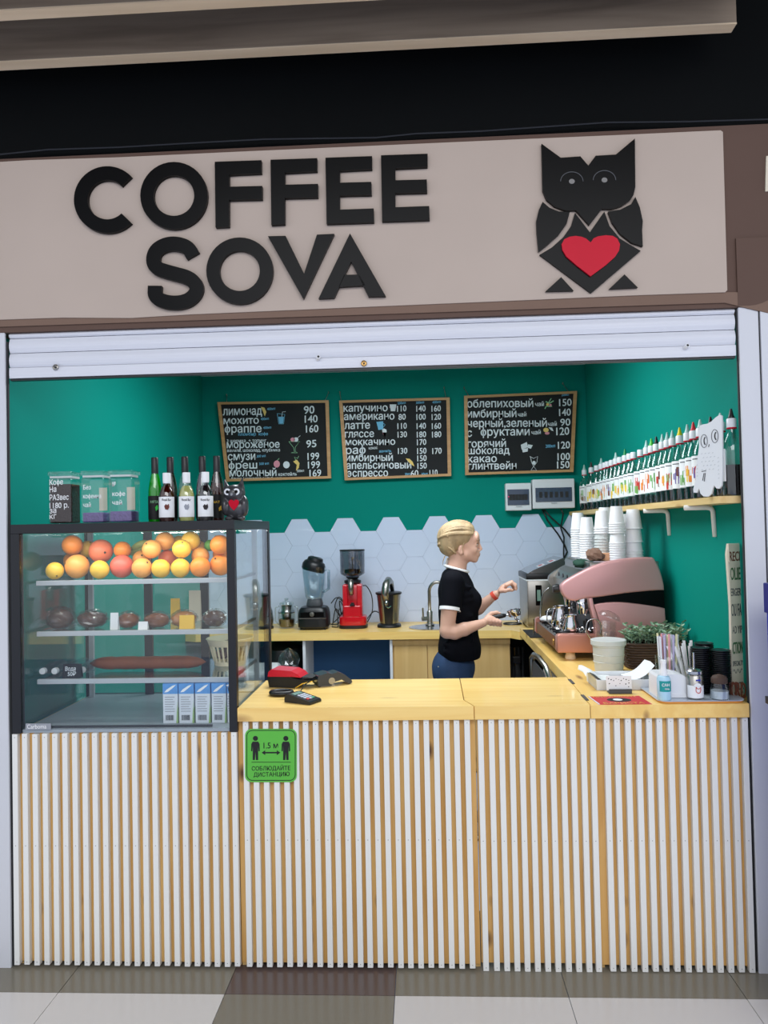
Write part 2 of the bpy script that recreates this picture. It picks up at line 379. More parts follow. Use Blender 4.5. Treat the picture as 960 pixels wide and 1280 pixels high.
# signed distance bodies: smooth union of round cones and ellipsoids, meshed by surface nets
class SDF:
    def __init__(s, lo, hi, h):
        s.lo = np.array(lo, float); s.h = h; s.n = np.ceil((np.array(hi)-s.lo)/h).astype(int)+1
        s.F = np.full(s.n, 1.0, np.float32)
    def _win(s, a, b):
        i0 = np.clip(((np.array(a)-s.lo)/s.h).astype(int)-1, 0, s.n-1); i1 = np.clip(((np.array(b)-s.lo)/s.h).astype(int)+2, 1, s.n)
        ax = [s.lo[k]+s.h*np.arange(i0[k], i1[k]) for k in range(3)]
        return tuple(slice(i0[k], i1[k]) for k in range(3)), np.meshgrid(*ax, indexing='ij')
    def _mix(s, w, d, k, sub=False):
        F = s.F[w]
        if sub:
            h = np.clip(.5-.5*(F+d)/k, 0, 1); s.F[w] = F*(1-h)+(-d)*h+k*h*(1-h)
        else:
            h = np.clip(.5+.5*(F-d)/k, 0, 1); s.F[w] = F*(1-h)+d*h-k*h*(1-h)
    def cone(s, a, b, ra, rb, k=.01, flat=None, sub=False):
        a = np.array(a, float); b = np.array(b, float); m = max(ra, rb)+k*1.5+.01
        w, (X, Y, Z) = s._win(np.minimum(a, b)-m, np.maximum(a, b)+m)
        if X.size == 0: return s
        ab = b-a; t = np.clip(((X-a[0])*ab[0]+(Y-a[1])*ab[1]+(Z-a[2])*ab[2])/max(ab@ab, 1e-9), 0, 1)
        d = np.sqrt((X-a[0]-t*ab[0])**2+(Y-a[1]-t*ab[1])**2+(Z-a[2]-t*ab[2])**2)-(ra+(rb-ra)*t)
        s._mix(w, d.astype(np.float32), k, sub); return s
    def path(s, pts, rs, k=.01):
        for i in range(len(pts)-1): s.cone(pts[i], pts[i+1], rs[i], rs[i+1], k)
        return s
    def ell(s, c, r, k=.01, rot=None, sub=False):
        c = np.array(c, float); r = np.array(r, float); m = r.max()+k*1.5+.01
        w, (X, Y, Z) = s._win(c-m, c+m)
        if X.size == 0: return s
        P = np.stack([X-c[0], Y-c[1], Z-c[2]], -1)
        if rot is not None: P = P @ np.array(rot)      # columns of rot are the axes
        q = P/r; l = np.sqrt((q**2).sum(-1))+1e-9; g = np.sqrt(((P/r**2)**2).sum(-1))+1e-9
        d = l*(l-1)/g; d = np.minimum(d, 1.0); s._mix(w, d.astype(np.float32), k, sub); return s
    def mesh(s):
        F = s.F; S = F < 0; n = np.array(F.shape)-1
        acc = np.zeros(tuple(n)+(3,)); cnt = np.zeros(tuple(n))
        def corner(A, d): return A[d[0]:d[0]+n[0], d[1]:d[1]+n[1], d[2]:d[2]+n[2]]
        for ax in range(3):
            for a in (0, 1):
                for b in (0, 1):
                    o1 = [0, 0, 0]; oth = [k for k in range(3) if k != ax]; o1[oth[0]] = a; o1[oth[1]] = b; o2 = list(o1); o2[ax] = 1
                    f1 = corner(F, o1); f2 = corner(F, o2); c = corner(S, o1) != corner(S, o2)
                    t = np.where(c, f1/np.where(np.abs(f1-f2) < 1e-12, 1, f1-f2), 0)
                    for k in range(3): acc[..., k] += np.where(c, o1[k]+(t if k == ax else 0), 0)
                    cnt += c
        act = cnt > 0; idx = -np.ones(tuple(n), int); idx[act] = np.arange(act.sum())
        ijk = np.argwhere(act); V = (acc[act]/cnt[act][:, None]+ijk)*s.h+s.lo
        faces = []
        for ax in range(3):
            o = [k for k in range(3) if k != ax]
            sl1 = [slice(1, n[k]) for k in range(3)]; sl1[ax] = slice(0, n[ax]); sl2 = list(sl1); sl2[ax] = slice(1, n[ax]+1)
            A = S[tuple(sl1)]; B = S[tuple(sl2)]; c = np.argwhere(A != B)
            if len(c) == 0: continue
            c = c.copy(); c[:, o[0]] += 1; c[:, o[1]] += 1
            def g(d0, d1):
                q = c.copy(); q[:, o[0]] -= d0; q[:, o[1]] -= d1; return idx[q[:, 0], q[:, 1], q[:, 2]]
            quad = np.stack([g(1, 1), g(0, 1), g(0, 0), g(1, 0)], 1)
            quad = quad[(quad >= 0).all(1)]; faces.append(quad)
        mb = MB(); mb.v = [tuple(v) for v in V.tolist()]; mb.f = [tuple(q) for q in np.concatenate(faces).tolist()]; return mb
# ------------------------------------------------------------------ the setting
XL, XR, YB, ZC = -1.60, 1.19, 2.75, 2.75
fl = struct('floor', MB().bb(-6, 6, -7, 3, -.06, -.008), 'grout', origin=(0, 0, 0))
cols = [-3.67+.59*k for k in range(11)]; rows = [(-.148-.59*(k+1), -.148-.59*k) for k in range(3)]+[(-.148, .442)]
tm = {}
for j, (y0, y1) in enumerate(rows):
    for x0 in cols:
        xm = x0+.3; k = round((x0+1.31)/.59)
        if j == 3: c = 'tile_dark' if k == 1 else 'tile_grey'
        elif j == 0: c = 'tile_grey' if k == 1 else 'tile_white'
        else: c = 'tile_grey' if k in (1, 5, -3) else 'tile_white'
        o = mk('floor_tile', MB().box((0, 0, -.004), (.5875, .5875, .008)), c, origin=(0, 0, 0)) if c not in tm else tm[c].copy()
        if c in tm: C.objects.link(o)
        else: tm[c] = o
        o.location = (x0+.295, (y0+y1)/2, 0); o.parent = fl
struct('wall_left', MB().bb(XL-.1, XL, .046, YB+.1, -.006, ZC), 'green_wall')
struct('wall_right', MB().bb(XR, XR+.1, .046, YB+.1, -.006, ZC), 'green_wall')
wb = struct('wall_back', MB().bb(XL, XR, YB, YB+.1, -.006, ZC), 'green_wall', origin=(0, YB, 0))
struct('ceiling', MB().bb(XL-.1, XR+.1, .1, YB+.1, ZC, ZC+.08), 'white_paint')
S = .1113; HH = S*math.sqrt(3)
hexmesh = None
struct('trim_1', MB().bb(XL, XR, YB-.004, YB, .90, 1.575), 'grout', origin=(0, YB, 0)).name = 'trim_1'
for k in range(-2, 7):
    for odd in (0, 1):
        cx = -.894+.334*k+odd*.167
        for r in range(5):
            cz = 1.684-HH/2-r*HH-(HH/2 if odd else 0)
            x0, x1 = cx-S, cx+S
            if x1 < XL+.02 or x0 > XR-.02 or cz < .86: continue
            pts = [Vector((cx+(S-.0006)*math.cos(PI/3*i), YB-.004, cz+(S-.0006)*math.sin(PI/3*i))) for i in range(6)]
            if x0 < XL+.003 or x1 > XR-.003:
                pts = [Vector((min(max(p.x, XL+.002), XR-.002), p.y, p.z)) for p in pts]
                mk('hexagonal_tile', MB().prism(pts, (0, -.007, 0)), 'hex_tile', wb)
            elif hexmesh is None:
                hexmesh = mk('hexagonal_tile', MB().prism(pts, (0, -.007, 0)), 'hex_tile', wb, origin=(cx, YB-.004, cz))
            else:
                o = hexmesh.copy(); C.objects.link(o); o.location = (cx, -.004, cz)
# facade: brown bulkhead over the opening, black wall above it, black ceiling
struct('wall_front', MB().bb(-2.6, 2.6, 0, .30, 2.372, 3.035), 'brown_wall')
struct('wall_upper', MB().bb(-2.6, 2.6, .02, .30, 3.035, 4.1), 'black_wall')
struct('ceiling_upper', MB().bb(-2.6, 2.6, -3.2, .3, 4.1, 4.15), 'black_wall')
mbd = MB().tube([at(x, y, Y=-.012) for x, y in ((-60, 196), (0, 193), (60, 187), (150, 184), (235, 179), (330, 174), (470, 172), (520, 167), (600, 164), (760, 153), (860, 152), (960, 149), (1020, 147))], .004, 6)
mk('ceiling_cable', mbd, 'black_plastic', label='thin black cable running along the top edge of the brown bulkhead', cat='cable')
lb = MB().prism([at(x, y, Y=0) for x, y in ((-60, 400), (905, 366), (960, 366), (960, 392), (905, 379), (-60, 411))], (0, -.007, 0))
struct('trim_2', lb, mat('brown_wall_lit', (120, 96, 82), .75, var=.08))  # flat band; light caught by the slanted strip is painted as lighter brown
for i, y0 in enumerate((-.172, -.434, -.696)):
    t = thing('ceiling_beam', ['grey-brown wooden ceiling beam nearest the sign, its square end showing', 'upper wooden ceiling beam cut off by the top left edge', 'wooden ceiling beam farthest out from the shop front'][i], 'beam', (-.8, y0+.024, 3.3))
    mk('beam_board', MB().bb(-2.9, 1.108, y0, y0+.048, 3.302, 3.62, bev=.002), 'soffit_wood', t)
    mk('lit_underside', MB().bb(-2.9, 1.108, y0, y0+.048, 3.297, 3.302), 'soffit_wood_lit', t)  # light from below is painted on as a thin paler layer
# posts of the shutter
struct('trim_left', MB().bb(-1.86, -1.562, 0, .012, -.006, 2.372, bev=.003), 'white_trim')
struct('trim_3', MB().bb(-1.5635, -1.556, .0125, .02, 0, 2.34), 'dark_line')
struct('trim_8', MB().bb(-1.86, XL, .013, .045, -.006, 2.372), 'dark_line')
struct('trim_9', MB().bb(XR, 1.30, .013, .045, -.006, 2.372), 'dark_line')
struct('trim_right', MB().bb(1.154, 1.224, 0, .012, -.006, 2.372, bev=.003), 'white_trim')
struct('trim_4', MB().bb(1.224, 1.229, .004, .012, 0, 2.37), 'dark_line')
struct('trim_5', MB().bb(1.150, 1.1555, .0125, .02, 0, 2.372), 'dark_line')
struct('wall_side', MB().bb(1.229, 2.6, -.004, .10, -.006, 2.44), 'white_trim')
cb = [Vector((1.19+.12*math.sin(a), -.008, 2.44-.1*math.cos(a)+.035)) for a in [PI/2*i/8 for i in range(9)]]
struct('trim_6', MB().prism(cb+[Vector((1.40, -.008, 2.475)), Vector((1.40, -.008, 2.62)), Vector((1.15, -.008, 2.62)), Vector((1.15, -.008, 2.375))], (0, .008, 0)), 'brown_wall')
struct('trim_7', MB().prism([at(x, y, Y=0) for x, y in ((957, 196), (975, 194), (975, 238), (956, 240))], (0, -.006, 0)), 'sign_cream')

# ------------------------------------------------------------------ shop sign
def Y0(x, y, Y=-.012): return at(x, y, Y=Y)
sign = thing('shop_sign', 'long beige shop sign with two rows of raised black letters and an owl', 'sign', (-.3, -.006, 2.43))
top = [(-70, 208.5), (40, 202), (150, 198.5), (300, 191.5), (470, 184), (640, 176.5), (780, 170.5), (899, 165), (902, 167)]
bot = [(907.5, 364), (905, 366.5), (800, 370), (640, 377), (450, 385), (240, 394), (165, 398.5), (80, 398), (-70, 403)]
mk('sign_board', MB().prism([at(x, y, Y=0) for x, y in top+bot], (0, -.012, 0)), 'beige_panel', sign)
TH = (0, -.018, 0)
def pr(poly): return MB().prism([Y0(*p) for p in poly], TH)
def ringpts(cx, cy, ro, ri, a0, a1, n=40):
    o = [(cx+ro*math.cos(a), cy+ro*math.sin(a)) for a in [a0+(a1-a0)*i/n for i in range(n+1)]]
    i_ = [(cx+ri*math.cos(a), cy+ri*math.sin(a)) for a in [a0+(a1-a0)*i/n for i in range(n+1)]]
    m = MB(); P = [Y0(*p) for p in o]+[Y0(*p) for p in i_]; q = n+1; T = Vector(TH)
    m.add(P+[p+T for p in P], [(k, k+1, q+k+1, q+k) for k in range(n)]+[(2*q+k, 3*q+k, 3*q+k+1, 2*q+k+1) for k in range(n)]+[(k, 2*q+k, 2*q+k+1, k+1) for k in range(n)]+[(q+k, q+k+1, 3*q+k+1, 3*q+k) for k in range(n)]+[(0, q, 3*q, 2*q), (n, 2*q-1+0, 4*q-1, 3*q-1)])
    return m
def letF(x, y0, y1): 
    s = .9; return pr([(x, y0+1), (x+58, y0-1), (x+58, y0+15), (x+18, y0+17), (x+18, y0+32), (x+59, y0+31), (x+59, y0+47.5), (x+18, y0+48.5), (x+18, y1), (x+1, y1+1)])
def letE(x, y0, y1): return pr([(x, y0+1), (x+58, y0-1), (x+58, y0+15), (x+18, y0+17), (x+18, y0+32), (x+57, y0+31), (x+57.5, y0+47), (x+18, y0+48), (x+18, y0+65.5), (x+60, y0+64), (x+60.5, y0+81), (x+1.5, y0+83)])
mk('letter_c', ringpts(136.5, 252, 41.5, 24.5, math.radians(44), math.radians(316)), 'black_gloss', sign)
mk('letter_o', ringpts(219.3, 247, 41.8, 25.2, 0, 2*PI), 'black_gloss', sign)
mk('letter_f', letF(270, 204, 285.5), 'black_gloss', sign); mk('letter_f', letF(339.3, 201.5, 282.5), 'black_gloss', sign)
mk('letter_e', letE(407.5, 199, 0), 'black_gloss', sign); mk('letter_e', letE(476.5, 196, 0), 'black_gloss', sign)
def smooth(P, n=3):
    for _ in range(n):
        Q = [P[0]]
        for a, b in zip(P, P[1:]): Q += [(a[0]*.75+b[0]*.25, a[1]*.75+b[1]*.25), (a[0]*.25+b[0]*.75, a[1]*.25+b[1]*.75)]
        P = Q+[P[-1]]
    return P
sp = smooth([(243, 322), (236, 309.5), (214, 305), (194, 315), (193, 336), (216, 343), (240, 349), (250, 363), (238, 378), (215, 381), (195, 374), (195.5, 359)], 3)
mk('letter_s', MB().ribbon([Y0(*p) for p in sp], .0262, (0, -1, 0), .018), 'black_gloss', sign)
mk('letter_o', ringpts(301, 340.5, 41.5, 25, 0, 2*PI), 'black_gloss', sign)
mk('letter_v', pr([(336, 297.5), (358, 297), (381, 344), (397, 295.5), (418.5, 294.5), (380, 375.5)]), 'black_gloss', sign)
mk('letter_a', MB().prism([Y0(*p) for p in [(438, 294), (482.5, 372), (461, 372.5), (439.5, 329), (418.5, 374), (399, 375)]], TH).prism([Y0(*p) for p in [(424, 360.5), (457, 358.5), (449.5, 345), (431, 345.5)]], TH), 'black_gloss', sign)
em = None
def uv(P): return [(650+.28125*a, 160+.28125*b) for a, b in P]
def emb(nm, P, m, t=-.014, y=-.012): return mk(nm, MB().prism([Y0(a, b, y) for a, b in uv(P)], (0, t, 0)), m, em or sign)
em = emb('owl_emblem', [(242, 382), (308, 468), (372, 376), (395, 440), (440, 495), (480, 520), (533, 550), (313, 738), (85, 568), (140, 535), (190, 490), (225, 440)], 'black_gloss', -.010)
emb('head', [(93, 78), (178, 140), (265, 134), (300, 175), (333, 131), (422, 126), (506, 55), (508, 270), (500, 305), (485, 328), (450, 352), (405, 367), (360, 366), (305, 438), (245, 372), (200, 374), (150, 355), (115, 325), (98, 285)], 'black_gloss')
emb('wing', [(98, 335), (130, 362), (170, 378), (218, 380), (205, 430), (170, 480), (120, 525), (80, 556), (72, 470), (70, 420), (82, 370)], 'black_gloss')
emb('wing', [(508, 313), (490, 345), (440, 370), (388, 378), (405, 425), (440, 475), (490, 515), (541, 532), (538, 460), (541, 420), (528, 360)], 'black_gloss')
hp = [(312, 512), (325, 494), (345, 485), (380, 480), (410, 483), (430, 495), (442, 520), (438, 548), (420, 576), (380, 612), (312, 662), (255, 618), (205, 575), (187, 545), (183, 520), (195, 498), (218, 487), (245, 483), (272, 487), (292, 495)]
emb('heart', hp, 'heart_red', -.008, -.0222)
emb('foot', [(180, 668), (235, 728), (111, 731)], 'black_gloss'); emb('foot', [(460, 656), (519, 714), (393, 720)], 'black_gloss')
grey_eye = mat('eye_grey', (120, 118, 116), .4)
for cx, cy in ((230, 238), (375, 232)):
    pts = [Y0(*uv([(cx+50*math.cos(a), cy+42*math.sin(a))])[0], -.0262) for a in [PI+PI*i/16 for i in range(17)]]
    mk('eye_ring', MB().ribbon(pts, .0012, (0, -1, 0), .002), 'dark_grey', em)
    mk('pupil', MB().prism([Y0(*uv([(cx+13*math.cos(a), cy+11*math.sin(a))])[0], -.026) for a in [2*PI*i/14 for i in range(14)]], (0, -.002, 0)), 'eye_grey', em)

# ------------------------------------------------------------------ roller shutter
sh = thing('roller_shutter', 'white roller shutter rolled up above the counter', 'shutter', (-.2, .03, 2.195))
zs = [2.199, 2.2405, 2.296, 2.352, 2.374]
for i in range(4):
    z0, z1 = zs[i], zs[i+1]; n = 6
    prof = [Vector((0, .012+.010*(1-math.sin(PI*(j+.5)/(n+1)*1.0))*(1 if i else .2), z0+.0012+(z1-z0-.0024)*j/n)) for j in range(n+1)]
    poly = [Vector((-1.552, p.y, p.z)) for p in prof]+[Vector((-1.552, .04, z1-.0012)), Vector((-1.552, .04, z0+.0012))]
    mk('shutter_slat' if i else 'bottom_rail', MB().prism(poly, (2.698, 0, 0)), 'shutter', sh, smooth=False)
mk('shutter_backing', MB().bb(-1.552, 1.146, .041, .046, 2.2, 2.374), 'dark_line', sh)
mk('seal', MB().bb(-1.552, 1.146, .02, .04, 2.192, 2.1995), 'black_plastic', sh)
def bolt(px, py, m, r=.011, nm='lock'):
    p = at(px, py, Y=.012); mm = MB().lathe([(r, 0), (r, .006), (r*.7, .008), (r*.7, .004), (0.0, .004)], n=16, rot=Matrix.Rotation(PI/2, 3, 'X'), c=p)
    o = mk(nm, mm, m, sh, smooth=40); mk('keyhole', MB().lathe([(r*.35, 0), (r*.35, .003), (0, .003)], n=8, rot=Matrix.Rotation(PI/2, 3, 'X'), c=p+Vector((0, -.004, 0))), 'dark_line', o)
bolt(70, 459.5, 'brushed'); bolt(455, 454.5, mat('brass', (190, 150, 90), .3, metal=.8))
for px, py in ((399.5, 448), (858, 434)):
    p = at(px, py, Y=.012); o = mk('cord_peg', MB().tube([p+Vector((-.006, 0, -.003)), p+Vector((-.002, -.02, .002))], .0075, 12), 'white_plastic', sh, smooth=40)
    mk('peg_hole', MB().tube([p+Vector((-.0022, -.0195, .002)), p+Vector((-.0018, -.0212, .0023))], .0045, 10), 'dark_line', o)

# ------------------------------------------------------------------ slatted counter
def xat(px, py=1000): return at(px, py, Y=0).x
def slats(parent, xs, zb, zt, wd=.0200, dp=.022):
    src = None; rr = random.Random(int(xs[0]*100))
    for x in xs:
        if src is None:
            src = mk('slat', MB().box((x, dp/2, (zt+zb)/2), (wd, dp, zt-zb), bev=.0012), 'white_slat', parent, origin=(x, dp/2, zb)); b = src.location.copy(); x0 = x
        else:
            o = src.copy(); C.objects.link(o); o.location = b+Vector((x-x0, 0, rr.uniform(-.0015, .0015)))
            o.rotation_euler[1] = rr.uniform(-.0008, .0008)
    m = MB()
    for x in xs:
        for z in (zb+.012, (zb+zt)*.515, zt-.012): m.lathe([(.0014, 0), (.0014, .0006), (0, .0006)], n=6, rot=Matrix.Rotation(PI/2, 3, 'X'), c=(x, 0, z))
    mk('screws', m, 'dark_grey', parent, kind='stuff')
def cabinet(name, label, x0, x1, zt, xs, zb, depth=.46, board_z0=.015, seams=()):
    t = thing(name, label, 'counter', ((x0+x1)/2, .02, 0))
    ed = [x0]+list(seams)+[x1]
    for a, b in zip(ed, ed[1:]): mk('backing_board', MB().bb(a+.0006, b-.0006, .022, .032, board_z0, zt), 'pine_back', t)
    if depth:
        mk('side_panel', MB().bb(x0, x0+.018, .032, depth, .0, zt), 'ply', t); mk('side_panel', MB().bb(x1-.018, x1, .032, depth, .0, zt), 'ply', t)
        mk('bottom_panel', MB().bb(x0+.018, x1-.018, .032, depth, .04, .058), 'ply', t)
    else:
        for z in (.10, .45, .80): mk('cross_rail', MB().bb(x0+.02, x1-.02, .032, .054, z, z+.05), 'ply', t)
    slats(t, xs, zb, zt); return t
P0 = [19+12.47*i for i in range(23)]
cabinet('slatted_base_cabinet', 'white slatted cabinet carrying the glass display case', -1.548, -.704, .862, [xat(p, 1000)+.0 for p in P0], .010, .64)
P1 = [300+v/3 for v in (20, 57, 95, 133, 171, 208, 245, 283, 321, 358, 396, 434, 470, 508, 546, 584, 621, 659, 697, 735, 774, 812, 851)]
def xtop(px): return at(px, 897, Y=0).x
cabinet('slatted_counter_cabinet', 'white slatted counter cabinet with the green distance sign on it', -.700, .176, .902, [xtop(p) for p in P1], .010)
P2 = [590+v*.3854 for v in (27, 62, 95, 128, 161, 194, 227, 260, 294, 327, 360, 391)]
cabinet('slatted_counter_door', 'narrow slatted counter door between the two slatted cabinets', .1785, .603, .902, [xtop(p) for p in P2], .001, 0, .02)
P3 = [590+v*.3854 for v in (437, 470, 505, 540, 574, 608, 644, 680, 715, 748, 783, 817, 851, 885)]
cabinet('slatted_counter_cabinet', 'right-hand slatted counter cabinet next to the white shutter post', .6045, 1.146, .902, [xtop(p) for p in P3], .003)
ZT, Z0 = .953, .905
def top3(poly, z0, z1, m='pine_top'): return MB().prism([Vector((x, y, z0)) for x, y in poly], (0, 0, z1-z0))
t = mk('worktop', top3([(-.693, -.012), (.170, -.012), (.139, .09), (.143, .505), (-.693, .505)], Z0, ZT), 'pine_top', label='long pine worktop carrying the payment terminals', cat='worktop')
wf = thing('worktop_flap', 'hinged pine worktop flap between the long and the right worktop', 'worktop', (.37, .25, Z0))
mk('flap_board', top3([(.1735, -.012), (.585, -.012), (.5985, .505), (.1465, .505), (.1425, .09)], Z0, ZT), 'pine_top', wf)
for y0, y1 in ((.06, .15), (.36, .45)):
    x = .588+.0135*(y0+y1)/2/.5
    mk('hinge', MB().bb(x-.006, x+.006, y0, y1, ZT, ZT+.003), 'dark_grey', wf)
mk('worktop', top3([(.5875, -.012), (1.143, -.012), (1.143, .092), (1.187, .092), (1.187, 2.12), (.603, 2.12), (.601, .505)], Z0, ZT), 'pine_top_side', label='right pine worktop running along the wall under the pink machine', cat='worktop')
mk('added_dark_sheet', MB().bb(.80, .818, .50, 2.7, 0, .87), 'black_matte', label='added dark sheet set back under the right worktop', cat='panel')  # added sheet, dark in place of the clutter under the worktop
mk('added_dark_sheet', MB().bb(.56, .80, 2.70, 2.715, 0, .87), 'black_matte', label='added dark sheet filling the corner gap under the back worktop', cat='panel')  # added sheet covering the green wall so the gap looks dark
# ------------------------------------------------------------------ display case
CX0, CX1, CY1, CZ0, CZ1 = -1.548, -.697, .66, .864, 1.645
dc = thing('display_case', 'black framed glass display case with shelves of fruit and pastries', 'display case', ((CX0+CX1)/2, .02, CZ0))
for nm, x0, x1, y0, y1, z0, z1 in (('post', CX0, CX0+.034, 0, .03, CZ0, CZ1-.035), ('post', CX1-.030, CX1, 0, .03, CZ0, CZ1-.035), ('post', CX0, CX0+.03, CY1-.03, CY1, CZ0, CZ1-.035), ('post', CX1-.028, CX1, CY1-.034, CY1, CZ0, CZ1-.035),
      ('top_panel', CX0, CX1, 0, CY1, CZ1-.035, CZ1)):
    mk(nm, MB().bb(x0, x1, y0, y1, z0, z1, bev=.0015), 'frame_black', dc)
mk('base_panel', MB().bb(CX0+.034, CX1-.03, .012, CY1-.034, CZ0, CZ0+.012), 'grey_floor', dc)
mk('front_glass', MB().bb(CX0+.034, CX1-.030, .008, .013, CZ0+.013, CZ1-.036), 'pane', dc)
mk('side_glass', MB().bb(CX1-.008, CX1-.003, .031, CY1-.035, CZ0+.002, CZ1-.036), 'pane_side', dc)
mk('side_glass', MB().bb(CX0+.006, CX0+.011, .031, CY1-.031, CZ0+.002, CZ1-.036), 'pane_side', dc)
for x in (-1.548+.30, -.99):
    mk('door_stile', MB().bb(x-.018, x+.018, CY1-.05, CY1-.034, CZ0+.012, CZ1-.036), 'frame_black', dc)
for a, b in ((CX0+.03, -.99), (-.99, CX1-.03)):
    pass
mk('sliding_door', MB().bb(CX0+.032, -.97, CY1-.032, CY1-.028, CZ0+.012, CZ1-.036), 'pane', dc)
mk('sliding_door', MB().bb(-1.01, CX1-.03, CY1-.024, CY1-.020, CZ0+.012, CZ1-.036), 'pane', dc)
mk('lower_rail', MB().bb(CX0+.03, CX1-.03, CY1-.034, CY1-.004, CZ0, CZ0+.012), 'frame_black', dc)
SZ = [1.424, 1.228, 1.044]
for z in SZ:
    s = mk('shelf', MB().bb(-1.498, -.742, .112, .54, z-.006, z), 'shelf_glass', dc)
    mk('shelf_rail', MB().bb(-1.500, -.740, .096, .111, z-.016, z+.002, bev=.001), 'grey_rail', s)
    for x in (-1.492, -.748): mk('shelf_bracket', MB().bb(x-.005, x+.005, .112, .56, z-.016, z-.006), 'brushed', s)
for x in (-1.50+.008, -.748):
    mk('shelf_upright', MB().bb(x-.010, x+.010, .562, .578, CZ0+.012, CZ1-.036), 'grey_rail', dc)
mk('price_strip', MB().bb(-1.46, -.80, .03, .038, CZ0+.012, CZ0+.02), 'dark_line', dc)
bp = mk('maker_plate', MB().prism([at(x, y, Y=.004) for x, y in ((32, 904.5), (63.5, 904.5), (63.5, 912), (32, 912.5))], (0, .003, 0)), 'print_grey', dc)
m = MB(); add_text(m, 'Carboma', at(34, 910.8, Y=.003), at(58, 910.5, Y=.003), .022, (0, 0, 1)); mk('lettering', m, 'paper_white', bp)
# ------------------------------------------------------------------ distance sign
g = thing('distance_sign', 'green 1.5 metre distance notice on the slatted cabinet', 'sign', at(339, 977, Y=-.003))
def rrect(x0, y0, x1, y1, r, Y, n=5):
    P = []
    for cx, cy, a in ((x1-r, y0+r, -PI/2), (x1-r, y1-r, 0), (x0+r, y1-r, PI/2), (x0+r, y0+r, PI)):
        P += [at(cx+r*math.cos(a+PI/2*i/n), cy+r*math.sin(a+PI/2*i/n), Y=Y) for i in range(n+1)]
    return P
mk('plate', MB().prism(rrect(306.5, 911, 371, 977.5, 8, -.001), (0, -.002, 0)), 'sign_green', g)
P = rrect(308.5, 913, 369, 975.5, 7, -.0032); mk('border', MB().ribbon(P+[P[0]], .0013, (0, -1, 0), .0004), 'black_matte', g)
Ys = -.0033
for cx in (319.3, 357.3):
    m = MB()
    m.prism([at(cx+3.2*math.cos(2*PI*i/12), 923+3.2*math.sin(2*PI*i/12), Y=Ys) for i in range(12)], (0, -.0004, 0))
    m.prism([at(cx+a, b, Y=Ys) for a, b in ((-3.5, 927), (3.5, 927), (5.2, 930), (5.4, 939), (3.9, 939), (3.3, 932), (3.4, 950), (.6, 950), (0, 939.5), (-.6, 950), (-3.4, 950), (-3.3, 932), (-3.9, 939), (-5.4, 939), (-5.2, 930))], (0, -.0004, 0))
    mk('figure', m, 'black_matte', g)
mk('arrow', MB().prism([at(a, b, Y=Ys) for a, b in ((327, 940.8), (331.5, 937.8), (331.5, 939.9), (346, 939.9), (346, 937.8), (350.5, 940.8), (346, 943.8), (346, 941.7), (331.5, 941.7), (331.5, 943.8))], (0, -.0004, 0)), 'black_matte', g)
mk('rule', MB().prism([at(a, b, Y=Ys) for a, b in ((314.5, 952.4), (363.5, 952.4), (363.5, 953.1), (314.5, 953.1))], (0, -.0004, 0)), 'black_matte', g)
m = MB(); add_text(m, '1.5 м', at(329.5, 935.5, Y=Ys), at(347.5, 935.2, Y=Ys), .03, (0, 0, 1)); add_text(m, 'СОБЛЮДАЙТЕ', at(314.7, 963.3, Y=Ys), at(363, 962.6, Y=Ys), .0215, (0, 0, 1)); add_text(m, 'ДИСТАНЦИЮ', at(317, 971, Y=Ys), at(362, 970, Y=Ys), .0215, (0, 0, 1))
mk('lettering', m, 'black_matte', g)
# blue stand beyond the right post
bs = thing('advertising_stand', 'blue upright stand at the far right edge of the picture', 'stand', (1.36, -.22, 0))
x0 = at(954.5, 735, Y=-.195).x+.004
mk('panel', MB().bb(x0, x0+.32, -.27, -.20, .06, at(955, 742, Y=-.25).z, bev=.004), 'blue_stand', bs)
mk('header', MB().bb(x0-.006, x0+.33, -.275, -.195, at(955, 768, Y=-.25).z, at(955, 730, Y=-.25).z, bev=.003), mat('blue_dark', (24, 34, 120), .4), bs)
mk('clip', MB().bb(x0-.008, x0+.02, -.278, -.19, at(955, 884, Y=-.25).z, at(955, 875, Y=-.25).z), 'black_plastic', bs)
mk('label_panel', MB().bb(x0-.001, x0+.2, -.2715, -.2705, at(955, 941, Y=-.25).z, at(955, 915, Y=-.25).z), 'print_grey', bs)
mk('base_foot', MB().bb(x0+.0, x0+.33, -.29, -.18, 0, .06, bev=.004), 'black_plastic', bs)
